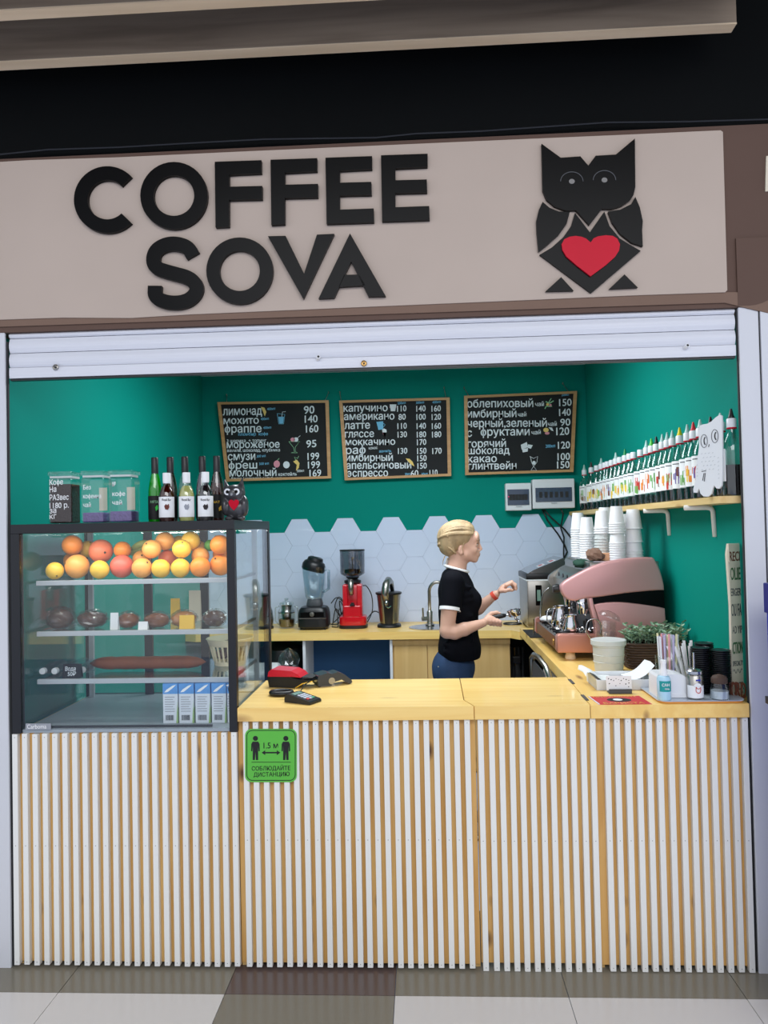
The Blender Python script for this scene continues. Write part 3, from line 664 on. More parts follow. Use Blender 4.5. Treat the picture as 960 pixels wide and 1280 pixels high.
# ------------------------------------------------------------------ menu boards on the back wall
YBD = 2.715
def board(name, label, corners, lines, icons, hooks):
    P = [at(*c, Y=YBD) for c in corners]     # tl tr br bl
    t = thing(name, label, 'menu board', (P[3]+P[2])/2+Vector((0, .01, 0)))
    mk('panel', MB().prism(P, (0, .012, 0)), 'black_board', t)
    cen = sum(P, Vector())/4
    for a, b in zip(P, P[1:]+P[:1]):
        ia = a+(cen-a).normalized()*.030; ib = b+(cen-b).normalized()*.030
        mk('frame_rail', MB().prism([a, b, ib, ia], (0, -.012, 0)).move(Matrix.Translation((0, .002, 0))), 'pine_frame', t)
    Yt = YBD-.0006
    for i, ln in enumerate(lines):
        s, xa, xb, yb, hp = ln[:5]; col = ln[5] if len(ln) > 5 else 'chalk'
        a = at(xa, yb+.35, Y=Yt); b = at(xb, yb-.35, Y=Yt); m = MB(); add_text(m, s, a, b, hp/960*(YBD+2.81), (0, 0, 1)); m.move(Matrix.Translation((0, 0, 0)))
        mk('lettering', m, col, t, kind='stuff')
    for f in icons: f(t, Yt-.0005)
    up = hooks
    for (hx, hy), (cx, cy) in up:
        h = at(hx, hy, Y=YB-.004); c = at(cx, cy, Y=YBD)
        mk('hanging_cord', MB().tube([h+Vector((0, -.012, 0)), c+Vector((0, 0, -.004))], .0022, 6), 'brushed', t)
        mk('hook', MB().tube([h+Vector((0, .004, 0)), h+Vector((0, -.016, 0)), h+Vector((0, -.020, .008))], .004, 8), 'brushed', t)
    return t
def line_icon(P, col, half=.0016):
    return lambda t, Y: mk('chalk_drawing', MB().ribbon([at(a, b, Y=Y) for a, b in P], half, (0, -1, 0), .0005), col, t)
def fill_icon(P, col): return lambda t, Y: mk('chalk_drawing', MB().prism([at(a, b, Y=Y) for a, b in P], (0, -.0006, 0)), col, t)
def disc(cx, cy, rx, ry=None, col='chalk', a0=0, a1=2*PI):
    ry = ry or rx; return fill_icon([(cx+rx*math.cos(a0+(a1-a0)*i/12), cy+ry*math.sin(a0+(a1-a0)*i/12)) for i in range(12 if abs(a1-a0) > 6 else 13)], col)
L1 = [('лимонад', 278.7, 327.5, 518.8, 15), ('400мл', 334, 344, 512.5, 4.5, 'chalk_blue'), ('90', 380, 393, 517, 14),
      ('мохито', 279.5, 323.5, 529.8, 13), ('400мл', 326, 336, 525, 4.5, 'chalk_blue'), ('140', 381, 397, 528, 13),
      ('фраппе', 281, 327, 540.5, 14), ('400мл', 329, 339, 536, 4.5, 'chalk_blue'), ('160', 382.5, 398, 540.3, 13), ('пломбир  кофе', 298, 335, 544.4, 5.5, 'chalk_blue'),
      ('3 шарика  + топинг', 283.5, 333, 552.6, 5.5), ('мороженое', 283.5, 349.5, 559.8, 13), ('95', 383, 395.5, 559, 13), ('ваниль, шоколад, клубника', 284, 350, 564.6, 5.5),
      ('смузи', 285, 319, 575, 14), ('300 мл', 321, 332, 571.5, 4.5, 'chalk_blue'), ('199', 384.5, 399, 574.6, 12.5),
      ('фреш', 286, 321.5, 585.8, 13), ('300 мл', 324, 336, 581, 4.5, 'chalk_blue'), ('199', 385, 400, 585.2, 12.5),
      ('молочный', 287, 345.5, 595.2, 13.5), ('коктейль', 348, 371, 594.6, 6), ('300мл', 371, 380, 590, 4.5), ('169', 387, 401.5, 595.6, 12.5), ('банан / шоколад / клубника', 289, 352, 599.6, 5)]
ic1 = [line_icon([(346.5, 517), (348.5, 530), (354.5, 530), (356, 518), (346.5, 517)], 'chalk_blue'), fill_icon([(348, 521), (349.3, 529.5), (353.8, 529.5), (355, 521)], 'chalk_blue'), line_icon([(351.5, 527), (353, 515), (357, 514.5)], 'chalk'),
       fill_icon([(326, 508.5), (330.5, 509.5), (333, 515), (331, 520.5), (329, 515)], 'chalk_yellow'),
       line_icon([(361, 552), (367, 559.5), (368, 565), (364, 566), (372, 566), (369, 564), (369, 559), (374.5, 552), (361, 552)], 'chalk_green'), disc(366, 549.5, 3, 2.6, 'chalk_pink'), disc(370, 549.5, 3, 2.8), line_icon([(371, 548), (375.5, 544.5)], 'chalk'),
       disc(346, 580, 4, 4.5, 'chalk_pink'), line_icon([(346, 576), (349, 573)], 'chalk_green'), disc(358, 581, 4.2, 4.5, 'chalk'), fill_icon([(366.5, 577), (371, 574.5), (374.5, 579), (373.5, 585), (370, 588.5), (371, 581)], 'chalk_yellow'), line_icon([(370, 576), (368, 571), (372, 573), (373.5, 570)], 'chalk_green', .002)]
board('menu_board', 'left menu board with lemonades, ice cream and fresh juices in chalk', [(272, 503), (411, 500.5), (414, 598), (283, 602)], L1, ic1, [((284, 494.5), (283.5, 503)), ((411, 491), (406, 501))])
L2 = [('200мл', 497, 507, 505.2, 4.5, 'chalk_blue'), ('300мл', 520, 530, 504.6, 4.5, 'chalk_blue'), ('400мл', 540.5, 551, 504, 4.5, 'chalk_blue')]
for s, xb, y, hs, pr_ in (('капучино', 484.5, 514.2, 13, ('110', '140', '160')), ('американо', 493, 524.6, 13, ('80', '100', '120')), ('латте', 462.5, 536, 13.5, ('110', '140', '160')), ('гляссе', 467.5, 546.6, 13, ('130', '180', '180')),
                          ('моккачино', 494, 556.2, 12, (None, '170', None)), ('раф', 457, 567.2, 14, ('130', '150', '170')), ('имбирный', 491, 576.3, 13, (None, '150', None)), ('апельсиновый', 514, 585.8, 13, (None, '150', None))):
    L2.append((s, 429.5+(y-514)*.05, xb, y, hs))
    for p, xx in zip(pr_, (496.5, 520.5, 539.5)):
        if p: L2.append((p, xx+(y-514)*.02+(1.5 if len(p) < 3 else 0), xx+11.5+(y-514)*.02-(1 if len(p) < 3 else 0), y, 10.5))
L2 += [('эспрессо', 434, 485, 595.6, 13), ('30мл', 506, 512.5, 594, 4.5, 'chalk_blue'), ('60', 513.5, 523, 595.4, 11), ('60мл', 527, 534.5, 594, 4.5, 'chalk_blue'), ('110', 537, 547, 594.8, 11), ('кокос', 461, 472, 561.5, 5), ('ваниль', 474, 489, 565.4, 5, 'chalk_blue')]
ic2 = [fill_icon([(487, 505.5), (495.5, 505.5), (494, 514), (488.5, 514)], 'chalk'), line_icon([(487, 508.8), (495.3, 508.6)], 'chalk_pink', .005), fill_icon([(470.5, 527.5), (479, 526.5), (479, 536.5), (473, 537.5)], 'chalk_blue'), line_icon([(479, 529), (481.5, 531), (479, 534)], 'chalk_blue'),
       fill_icon([(477.5, 537), (480, 535.5), (483, 537), (483.5, 540), (481, 547.5), (478, 540)], 'chalk'), fill_icon([(478, 540.5), (483.3, 540.5), (481, 547.5)], 'chalk_pink'),
       fill_icon([(507, 573), (512, 573.5), (516, 577.5), (518, 583), (513, 580)], 'chalk_yellow')]
board('menu_board', 'middle menu board listing coffees from cappuccino to espresso', [(424, 501), (562, 497), (564, 595), (431, 600.5)], L2, ic2, [((425, 491), (426.5, 501)), ((555, 485.5), (557.5, 497))])
L3 = [('облепиховый', 584, 666.5, 509, 14), ('чай', 669, 680, 507.6, 7.5), ('150', 699, 714.5, 507.3, 12.5), ('200мл', 702, 711, 494.8, 4.5, 'chalk_blue'),
      ('имбирный', 584.5, 645.5, 521.6, 14), ('чай', 647.5, 658, 520.6, 7.5), ('140', 699, 713.5, 519.6, 12.5),
      ('черный,зеленый', 584.5, 683.5, 533.6, 14), ('чай', 685, 696, 532.4, 7.5), ('90', 700.5, 713, 532, 12.5),
      ('с', 584, 590, 546, 14), ('фруктами', 601, 662, 544.3, 14), ('чай', 664.5, 676, 543, 7.5), ('120', 695.5, 711.5, 543.6, 13.5),
      ('горячий', 584.5, 632.5, 559, 13.5), ('200мл', 682, 694, 559.4, 5.5, 'chalk_blue'), ('120', 697.5, 712.5, 560.6, 12.5),
      ('шоколад', 585, 637, 567.4, 12.5), ('какао', 585, 621, 577.8, 13), ('100', 697, 712.5, 575, 12.5), ('глинтвейн', 585, 645.5, 586.6, 13), ('150', 696.5, 712, 585.2, 12.5)]
ic3 = [line_icon([(681, 511), (686, 503), (689, 498)], 'chalk_green', .003), line_icon([(682, 502), (687, 504), (692, 501)], 'chalk_green', .004), line_icon([(684, 508), (690, 508)], 'chalk_green', .003), disc(684.5, 505.5, 1.8, 1.8, 'chalk_yellow'), disc(688, 506.5, 1.6, 1.6, 'chalk_pink'),
       disc(682.5, 537.5, 3.4, 2.8, 'chalk_yellow'), fill_icon([(685.5, 534), (690, 534.5), (692, 539), (689, 538)], 'chalk'), disc(684, 541.5, 3, 1.8, 'chalk_pink'),
       fill_icon([(651, 556), (658.5, 552.5), (660, 559), (652, 562)], 'chalk'), fill_icon([(660, 555.5), (666, 556.5), (663.5, 561), (659.5, 559.5)], 'chalk'), fill_icon([(652.5, 561.5), (660, 560), (659.5, 564.5), (653.5, 565.5)], 'chalk'),
       line_icon([(662, 570.5), (667, 573), (672, 570.5), (671, 578), (667, 583), (671, 588), (663.5, 588), (667, 583), (664.5, 578), (663, 570.5)], 'chalk'), disc(667.5, 578.5, 2.2, 2.4)]
board('menu_board', 'right menu board with teas, hot chocolate and mulled wine', [(580, 495), (721, 489), (716.5, 590), (581.5, 594)], L3, ic3, [((580, 485.5), (586.5, 495)), ((703, 480), (711, 489.5))])

# ------------------------------------------------------------------ electric boxes
def ebox(label, P, win, led):
    p = [at(*c, Y=2.69) for c in P]; t = thing('electrical_box', label, 'electrical box', (p[3]+p[2])/2+Vector((0, .03, 0)))
    x0, x1, z0, z1 = p[0].x, p[1].x, p[3].z, p[0].z
    mk('housing', MB().bb(x0, x1, 2.675, YB-.0005, z0, z1, bev=.006), 'white_plastic', t)
    q = [at(*c, Y=2.675) for c in win]
    w_ = mk('window', MB().bb(q[0].x, q[1].x, 2.668, 2.676, q[1].z, q[0].z, bev=.002), mat('box_window', (62, 76, 98), .15, coat=.4), t)
    zc = (q[0].z+q[1].z)/2; n = 6
    for i in range(n):
        xx = q[0].x+(q[1].x-q[0].x)*(i+1.0)/(n+1); mk('switch', MB().bb(xx-.010, xx+.010, 2.664, 2.669, zc-.02, zc+.02), 'dark_line', w_)
    if led: mk('indicator', MB().ball((q[0].x+.008, 2.666, zc+.004), .006, 8, 6), 'violet_led', w_)
    mk('latch', MB().bb((x0+x1)/2-.02, (x0+x1)/2+.02, 2.668, 2.676, q[1].z-.012, q[1].z-.004), 'white_trim', t); return t
ebox('small white electrical box with a dark window', [(631.5, 604.5), (663.5, 604.5), (663.5, 638.5), (631.5, 638.5)], [(634, 612), (661.5, 631)], True)
ebox('large white electrical box under the right menu board', [(665, 599.5), (717.5, 599.5), (717.5, 636), (665, 636)], [(669, 610), (715, 626.5)], False)
for i, P in enumerate([[(678, 637), (684, 650), (697, 667), (706, 682), (709, 690), (705, 698), (705, 706)], [(680, 637), (690, 648), (706, 662), (716, 675), (720, 690)], [(701, 636), (704, 642), (701, 660), (705, 672), (704.5, 690), (705, 704)]]):
    mk('power_cable', MB().tube([at(a, b, Y=YB-.02-.012*i) for a, b in P], .0055, 8), 'black_plastic', smooth=True, label=['black cable hanging from the middle of the large electrical box down past its right side', 'thin black cable slanting right from the large electrical box towards the cup stacks', 'black cable dropping straight from the right end of the large electrical box'][i], cat='cable')

# ------------------------------------------------------------------ back counter and what stands under it
ZB = .928
mk('back_worktop', MB().prism([Vector((x, y, .878)) for x, y in ((-1.515, 2.215), (.552, 2.2), (.598, 2.122), (1.187, 2.122), (1.187, 2.735), (-1.598, 2.735), (-1.598, 2.26))], (0, 0, .05)), 'pine_top', label='pine worktop along the back wall carrying the appliances', cat='worktop')
bc = thing('base_cabinet', 'plywood base cabinet under the sink in the back worktop', 'cabinet', (.19, 2.5, 0))
mk('carcass', MB().bb(-.214, .553, 2.262, 2.72, .02, .876), 'ply', bc)
mk('door', MB().bb(-.205, .011, 2.246, 2.261, .10, .872, bev=.001), 'ply', bc); mk('door', MB().bb(.016, .55, 2.246, 2.261, .10, .872, bev=.001), 'ply', bc)
mk('top_rail', MB().bb(-.214, .553, 2.238, 2.246, .835, .876), 'ply', bc)
mk('kickboard', MB().bb(-.214, .553, 2.275, 2.285, 0, .02), 'ply', bc)
un = thing('shelf_unit', 'white shelf unit with a blue back under the back worktop', 'cabinet', (-.5, 2.5, 0))
mk('side_panel', MB().bb(-.806, -.788, 2.23, 2.70, 0, .876), 'white_paint', un); mk('side_panel', MB().bb(-.232, -.2145, 2.23, 2.70, 0, .876), 'white_paint', un)
mk('back_panel', MB().bb(-.788, -.232, 2.60, 2.615, .05, .876), 'blue_board', un); mk('bottom_shelf', MB().bb(-.788, -.232, 2.24, 2.60, .05, .07), 'white_paint', un)
mk('waste_bin', MB().lathe([(.14, .0), (.16, .02), (.175, .72), (.155, .80), (.05, .84)], (-.99, 2.45, 0), 20), 'black_plastic', smooth=50, label='dark rounded bin under the left end of the back worktop', cat='bin')
wh = thing('storage_box', 'white plastic box beside the dark bin under the worktop', 'box', (-1.15, 1.95, 0))
mk('body', MB().bb(-1.21, -.945, 1.80, 2.12, 0, .70, bev=.02), 'white_plastic', wh); mk('lid', MB().bb(-1.225, -.93, 1.79, 2.13, .70, .755, bev=.02), 'white_plastic', wh)
def crumple(c, r, n=18, m=10, amp=.28, seed=1, sq=1.0):
    rr = random.Random(seed); mb = MB().ball((0, 0, 0), 1, n, m); mb.v = [tuple(Vector(v)*(1+rr.uniform(-amp, amp)*.5)) for v in mb.v]
    mb.v = [(c[0]+v[0]*r[0], c[1]+v[1]*r[1], max(c[2]+v[2]*r[2], c[2]-r[2]*sq)) for v in mb.v]; return mb
cr = thing('storage_crate', 'black crate with a clear crumpled bag on it under the worktop', 'crate', (-.87, 2.1, 0))
mk('body', MB().bb(-.92, -.815, 1.98, 2.2, 0, .68, bev=.01), 'black_plastic', cr); 
mk('plastic_bag', crumple((-.875, 2.1, .755), (.065, .08, .085), seed=4, sq=.8), 'film', label='clear crumpled plastic bag on the black crate', cat='bag')
# dark folded things between the base cabinet and the right worktop
fs = thing('folded_stand', 'black folded stand with bright legs in the gap behind the barista', 'stand', (.60, 2.35, 0))
for i, (x, m_) in enumerate(((.580, 'black_matte'), (.597, 'chrome'), (.612, 'black_matte'), (.63, 'black_matte'))):
    mk('leg', MB().tube([(x, 2.3, 0), (x+.01*(i-1.5), 2.32, .80)], .009, 8), m_, fs)
mk('hub', MB().box((.60, 2.32, .72), (.06, .05, .05), bev=.01), 'black_plastic', fs)
mk('fabric', crumple((.60, 2.34, .42), (.05, .05, .34), seed=8, amp=.2), 'black_matte', fs)
# chair
ch = thing('chair', 'grey metal chair back showing between the flap and the right worktop', 'chair', (.50, .92, 0))
cb_ = [Vector((.536, 1.05, .45)), Vector((.531, 1.05, .86)), Vector((.527, 1.04, .945)), Vector((.532, 1.00, .968)), Vector((.545, .93, .965)), Vector((.566, .85, .935)), Vector((.578, .79, .885)), Vector((.578, .78, .80)), Vector((.578, .78, .45))]
mk('back_frame', MB().tube(cb_, .013, 10), 'brushed', ch, smooth=True)
mk('backrest', MB().prism([cb_[1]+Vector((0, -.02, -.25)), cb_[1]+Vector((0, -.02, .02)), cb_[3]+Vector((.002, 0, -.03)), cb_[5]+Vector((-.006, .02, -.03)), cb_[7]+Vector((0, .02, 0)), cb_[7]+Vector((0, .02, -.2))], (-.006, 0, 0)), 'dark_grey', ch)
mk('seat', MB().bb(.325, .565, .79, 1.04, .43, .46, bev=.012), 'dark_grey', ch)
for x in (.34, .56):
    for y in (.80, 1.03): mk('leg', MB().tube([(x, y, 0), (x, y, .43)], .011, 8), 'brushed', ch)
wbx = thing('storage_box', 'white box under the right worktop behind the chair', 'box', (.70, 1.3, 0))
mk('body', MB().bb(.64, .78, 1.12, 1.40, 0, .80, bev=.01), 'white_plastic', wbx); mk('lid', MB().bb(.635, .785, 1.115, 1.405, .80, .83, bev=.008), 'white_plastic', wbx)

# ------------------------------------------------------------------ sink and tap
sk = thing('sink', 'round steel sink let into the back worktop', 'sink', (.02, 2.40, ZB))
mk('rim', MB().lathe([(.155, .0005), (.157, .004), (.135, .006), (.128, .0035), (.10, .0015), (.03, .001), (0, .001)], (.05, 2.40, ZB), 32), 'steel', sk, smooth=40)
fa = thing('kitchen_tap', 'brushed steel kitchen tap with a tall arc behind the barista', 'tap', (.05, 2.54, ZB))
bx = at(537.5, 784, Y=2.5).x
arc = [(bx, 2.5, ZB+.02), (bx, 2.5, ZB+.19)]+[(bx+.055-.055*math.cos(a), 2.5-.02*math.sin(a), ZB+.235+.065*math.sin(a)) for a in [PI*i/10 for i in range(11)]]+[(bx+.112, 2.49, ZB+.17)]
mk('spout', MB().tube(arc, .0115, 12), 'brushed', fa, smooth=True)
mk('body', MB().lathe([(.030, .0), (.032, .006), (.022, .012), (.019, .03), (.021, .09), (.015, .10)], (bx, 2.5, ZB+.004), 16), 'brushed', fa, smooth=40)
mk('lever', MB().tube([(bx-.015, 2.49, ZB+.05), (bx-.052, 2.475, ZB+.05)], .015, 12).tube([(bx-.045, 2.475, ZB+.055), (bx-.047, 2.47, ZB+.125)], .006, 8), 'brushed', fa, smooth=40)
mk('trivet', MB().tube([(.60+.06*math.cos(a), 2.50+.05*math.sin(a), ZB+.006) for a in [2*PI*i/16 for i in range(17)]], .005, 6), 'black_plastic', label='small black wire ring lying on the back worktop beside the ice maker', cat='trivet')

# ------------------------------------------------------------------ appliances
# blender
bl = thing('blender', 'black blender with a tall clear jug, lid tilted', 'blender', (-.765, 2.42, ZB))
bxc, byc = -.755, 2.44
mk('motor_base', MB().lathe([(.090, .008), (.104, .02), (.104, .10), (.097, .135), (.085, .15), (.05, .158)], (bxc, byc, ZB), 32, sq=5), 'black_plastic', bl, smooth=35)
for sx in (-1, 1):
    mk('foot', MB().bb(bxc+sx*.07-.015, bxc+sx*.07+.015, byc-.08, byc+.07, ZB+.0005, ZB+.010), 'dark_line', bl)
mk('control_panel', MB().box((bxc, byc-.104, ZB+.105), (.16, .006, .035), bev=.003), 'black_gloss', bl)
mk('chrome_strip', MB().bb(bxc-.095, bxc+.095, byc-.1075, byc-.1035, ZB+.077, ZB+.083), 'steel', bl)
mk('dial', MB().lathe([(.017, 0), (.015, .012), (0, .013)], (bxc, byc-.106, ZB+.108), 16, rot=Matrix.Rotation(PI/2, 3, 'X')), 'brushed', bl, smooth=40)
mk('jug_collar', MB().lathe([(.052, 0), (.055, .01), (.050, .035), (.047, .05)], (bxc+.005, byc, ZB+.155), 24, sq=4), 'dark_grey', bl, smooth=35)
jg = [(.052, .0), (.062, .02), (.076, .17), (.079, .215)]
mk('jug', MB().lathe(jg, (bxc+.005, byc, ZB+.205), 28, sq=4, capt=False), 'blender_plastic', bl, smooth=35)
mk('jug_handle', MB().tube([(bxc+.060, byc, ZB+.40), (bxc+.105, byc, ZB+.395), (bxc+.103, byc, ZB+.27), (bxc+.062, byc, ZB+.245)], .010, 8), 'blender_plastic', bl, smooth=True)
rt = Matrix.Rotation(math.radians(14), 3, 'Y')
lid_c = Vector((bxc-.002, byc, ZB+.405))
mk('jug_lid', MB().lathe([(.074, -.012), (.081, .0), (.081, .030), (.070, .052), (.056, .060), (.052, .080), (.036, .088), (0, .089)], lid_c, 28, rot=rt), 'black_plastic', bl, smooth=35)
# grinder
gx, gy = -.488, 2.46
gr = thing('coffee_grinder', 'red coffee grinder with a smoky bean hopper', 'coffee grinder', (gx, gy, ZB))
mk('foot_plate', MB().lathe([(.088, .0006), (.092, .006), (.092, .022), (.086, .026)], (gx, gy, ZB), 32, sq=3.5), 'black_plastic', gr, smooth=35)
mk('base', MB().lathe([(.086, .026), (.088, .034), (.088, .085), (.082, .092)], (gx, gy, ZB), 32, sq=4), 'red_paint', gr, smooth=35)
mk('tower', MB().bb(gx-.062, gx+.062, gy-.035, gy+.07, ZB+.09, ZB+.335, bev=.01), 'red_paint', gr, smooth=35)
mk('tower_wing', MB().bb(gx-.062, gx-.030, gy-.06, gy-.034, ZB+.09, ZB+.33, bev=.005), 'red_paint', gr); mk('tower_wing', MB().bb(gx+.030, gx+.062, gy-.06, gy-.034, ZB+.09, ZB+.33, bev=.005), 'red_paint', gr)
mk('grounds_bin', MB().bb(gx-.055, gx+.055, gy-.085, gy-.036, ZB+.09, ZB+.175, bev=.006), 'red_paint', gr)
mk('portafilter_fork', MB().bb(gx-.014, gx+.016, gy-.095, gy-.06, ZB+.175, ZB+.185).bb(gx-.010, gx+.010, gy-.06, gy-.036, ZB+.165, ZB+.195), 'black_plastic', gr)
mk('neck', MB().lathe([(.040, .333), (.055, .345), (.055, .362), (.030, .372), (.045, .385)], (gx, gy, ZB), 20), 'black_plastic', gr, smooth=35)
mk('dosing_spout', MB().tube([(gx-.008, gy-.065, ZB+.375), (gx-.006, gy-.075, ZB+.31), (gx-.004, gy-.07, ZB+.255)], [.016, .017, .013], 12), 'brushed', gr, smooth=True)
mk('hopper', MB().lathe([(.036, .385), (.074, .408), (.080, .418), (.081, .585), (.081, .588)], (gx, gy, ZB), 28, capt=False, capb=False), 'smoky_plastic', gr, smooth=35)
mk('coffee_beans', MB().lathe([(.010, .392), (.055, .42), (.050, .445), (0, .45)], (gx, gy, ZB), 18), 'coffee_beans', gr, smooth=True, kind='stuff')
mk('hopper_lid', MB().lathe([(.082, .586), (.082, .598), (.0, .600)], (gx, gy, ZB), 28), 'black_plastic', gr, smooth=35)
mk('hopper_rod', MB().tube([(gx, gy, ZB+.44), (gx, gy, ZB+.586)], .003, 6), 'steel', gr)
for o_ in gr.children: o_.data.transform(Matrix.Diagonal((1.06, 1.0, .895, 1)))
# citrus juicer
jx, jy = -.243, 2.47
ju = thing('citrus_juicer', 'steel and black citrus juicer with a round lever', 'juicer', (jx, jy, ZB))
mk('base', MB().lathe([(.080, .0006), (.083, .006), (.080, .018), (.066, .026)], (jx, jy, ZB), 28, sq=2.6), 'black_plastic', ju, smooth=35)
mk('body', MB().lathe([(.062, .022), (.066, .05), (.083, .235)], (jx, jy, ZB), 32), 'brushed', ju, smooth=35)
mk('front_panel', MB().lathe([(.064, .022), (.068, .05), (.0845, .232)], (jx, jy, ZB), 10, a0=-PI/2-.42, a1=-PI/2+.42), 'black_plastic', ju, smooth=35)
mk('top_rim', MB().lathe([(.085, .232), (.090, .236), (.090, .248), (.078, .252), (.02, .252)], (jx, jy, ZB), 32), 'black_plastic', ju, smooth=35)
mk('press_lever', MB().tube([(jx-.012, jy-.075, ZB+.20), (jx-.020, jy-.09, ZB+.25), (jx-.012, jy-.075, ZB+.31), (jx+.002, jy-.03, ZB+.335), (jx+.016, jy+.03, ZB+.315), (jx+.024, jy+.07, ZB+.25)], [.024, .027, .026, .026, .02, .014], 14), 'brushed', ju, smooth=True)
mk('drip_spout', MB().tube([(jx-.012, jy-.085, ZB+.20), (jx-.012, jy-.105, ZB+.165)], [.016, .010], 10), 'steel', ju, smooth=True)
mk('spout_clip', MB().tube([(jx-.018+.0, jy-.078, ZB+.155), (jx, jy-.088, ZB+.145), (jx+.018, jy-.078, ZB+.155)], .004, 6), 'chrome', ju)
for o_ in ju.children: o_.data.transform(Matrix.Diagonal((1.0, 1.0, .955, 1)))
# glass teapot
tx, ty = -.955, 2.49
tp = thing('glass_teapot', 'round glass teapot with dark tea beside the blender', 'teapot', (tx, ty, ZB))
mk('bowl', MB().lathe([(.045, .0006), (.055, .012), (.062, .07), (.058, .12), (.045, .15), (.05, .165)], (tx, ty, ZB), 24, capt=False), 'teapot_glass', tp, smooth=50)
mk('tea', MB().lathe([(.040, .006), (.050, .014), (.054, .05), (.053, .062), (0, .063)], (tx, ty, ZB), 20), 'tea', tp, smooth=40)
mk('steel_band', MB().lathe([(.058, .104), (.0605, .106), (.0605, .112), (.058, .114)], (tx, ty, ZB), 24), 'steel', tp)
mk('strainer', MB().lathe([(.030, .06), (.033, .13), (.036, .155)], (tx, ty, ZB), 18, capt=False), 'brushed', tp, smooth=True)
mk('lid', MB().lathe([(.053, .165), (.048, .178), (.02, .186), (.012, .19), (.016, .205), (.0, .21)], (tx, ty, ZB), 20), 'teapot_glass', tp, smooth=50)
mk('handle', MB().tube([(tx+.050, ty, ZB+.15), (tx+.078, ty, ZB+.14), (tx+.080, ty, ZB+.05), (tx+.057, ty, ZB+.02)], .005, 8), 'teapot_glass', tp, smooth=True)
mk('handle', MB().tube([(tx-.050, ty, ZB+.15), (tx-.078, ty, ZB+.14), (tx-.080, ty, ZB+.05), (tx-.057, ty, ZB+.02)], .005, 8), 'teapot_glass', tp, smooth=True)
# steel hand blender stand behind the case post
hx, hy = -1.095, 2.47
kt = thing('steel_shaker', 'slim steel mixer standing between the case and the glass teapot', 'mixer', (hx, hy, ZB))
mk('base', MB().lathe([(.050, .0006), (.052, .01), (.047, .018)], (hx, hy, ZB), 20), 'black_plastic', kt, smooth=40)
mk('body', MB().lathe([(.046, .018), (.052, .06), (.046, .12), (.036, .15)], (hx, hy, ZB), 22), 'steel', kt, smooth=40)
mk('neck', MB().lathe([(.028, .15), (.028, .22), (.032, .24), (.030, .26), (0, .262)], (hx, hy, ZB), 18), 'steel', kt, smooth=40)
# tangle of cables on the worktop
for i, P in enumerate([[(-.64, 2.52, .01), (-.62, 2.56, .12), (-.585, 2.6, .05), (-.60, 2.62, .17), (-.55, 2.63, .10), (-.53, 2.6, .19), (-.50, 2.58, .22)], [(-.65, 2.5, .02), (-.60, 2.58, .02), (-.57, 2.62, .14), (-.62, 2.64, .19), (-.65, 2.55, .16)], [(-.395, 2.5, .03), (-.365, 2.58, .10), (-.37, 2.62, .2), (-.40, 2.58, .27), (-.42, 2.53, .28)], [(-.42, 2.56, .02), (-.36, 2.60, .09), (-.31, 2.58, .08), (-.27, 2.56, .05)], [(-.64, 2.60, .02), (-.60, 2.66, .06), (-.57, 2.68, .13), (-.61, 2.69, .19), (-.64, 2.68, .12), (-.60, 2.66, .05), (-.56, 2.60, .01)], [(-.64, 2.48, .004), (-.60, 2.46, .004), (-.600, 2.50, .02), (-.605, 2.53, .07), (-.595, 2.56, .12)]]):
    Q = [Vector(p) for p in P]; T_ = []
    for a, b, c, d in zip([Q[0]]+Q, Q, Q[1:], Q[2:]+[Q[-1]]):
        for k in range(5):
            u = k/5; T_.append(.5*((2*b)+(c-a)*u+(2*a-5*b+4*c-d)*u*u+(3*b-a-3*c+d)*u**3))
    T_.append(Q[-1]); mk('appliance_wire', MB().tube([p+Vector((0, 0, ZB)) for p in T_], .0038, 6), 'black_plastic', smooth=True, cat='cord',
        label=['tangled black cord rising from the blender to the red grinder', 'black cord looped behind the blender', 'black cord arching at the right side of the red grinder', 'thin black cord on the worktop between grinder and citrus juicer', 'black cord coiled against the tiles between blender and grinder', 'black cord end bent up in front of the coil'][i])
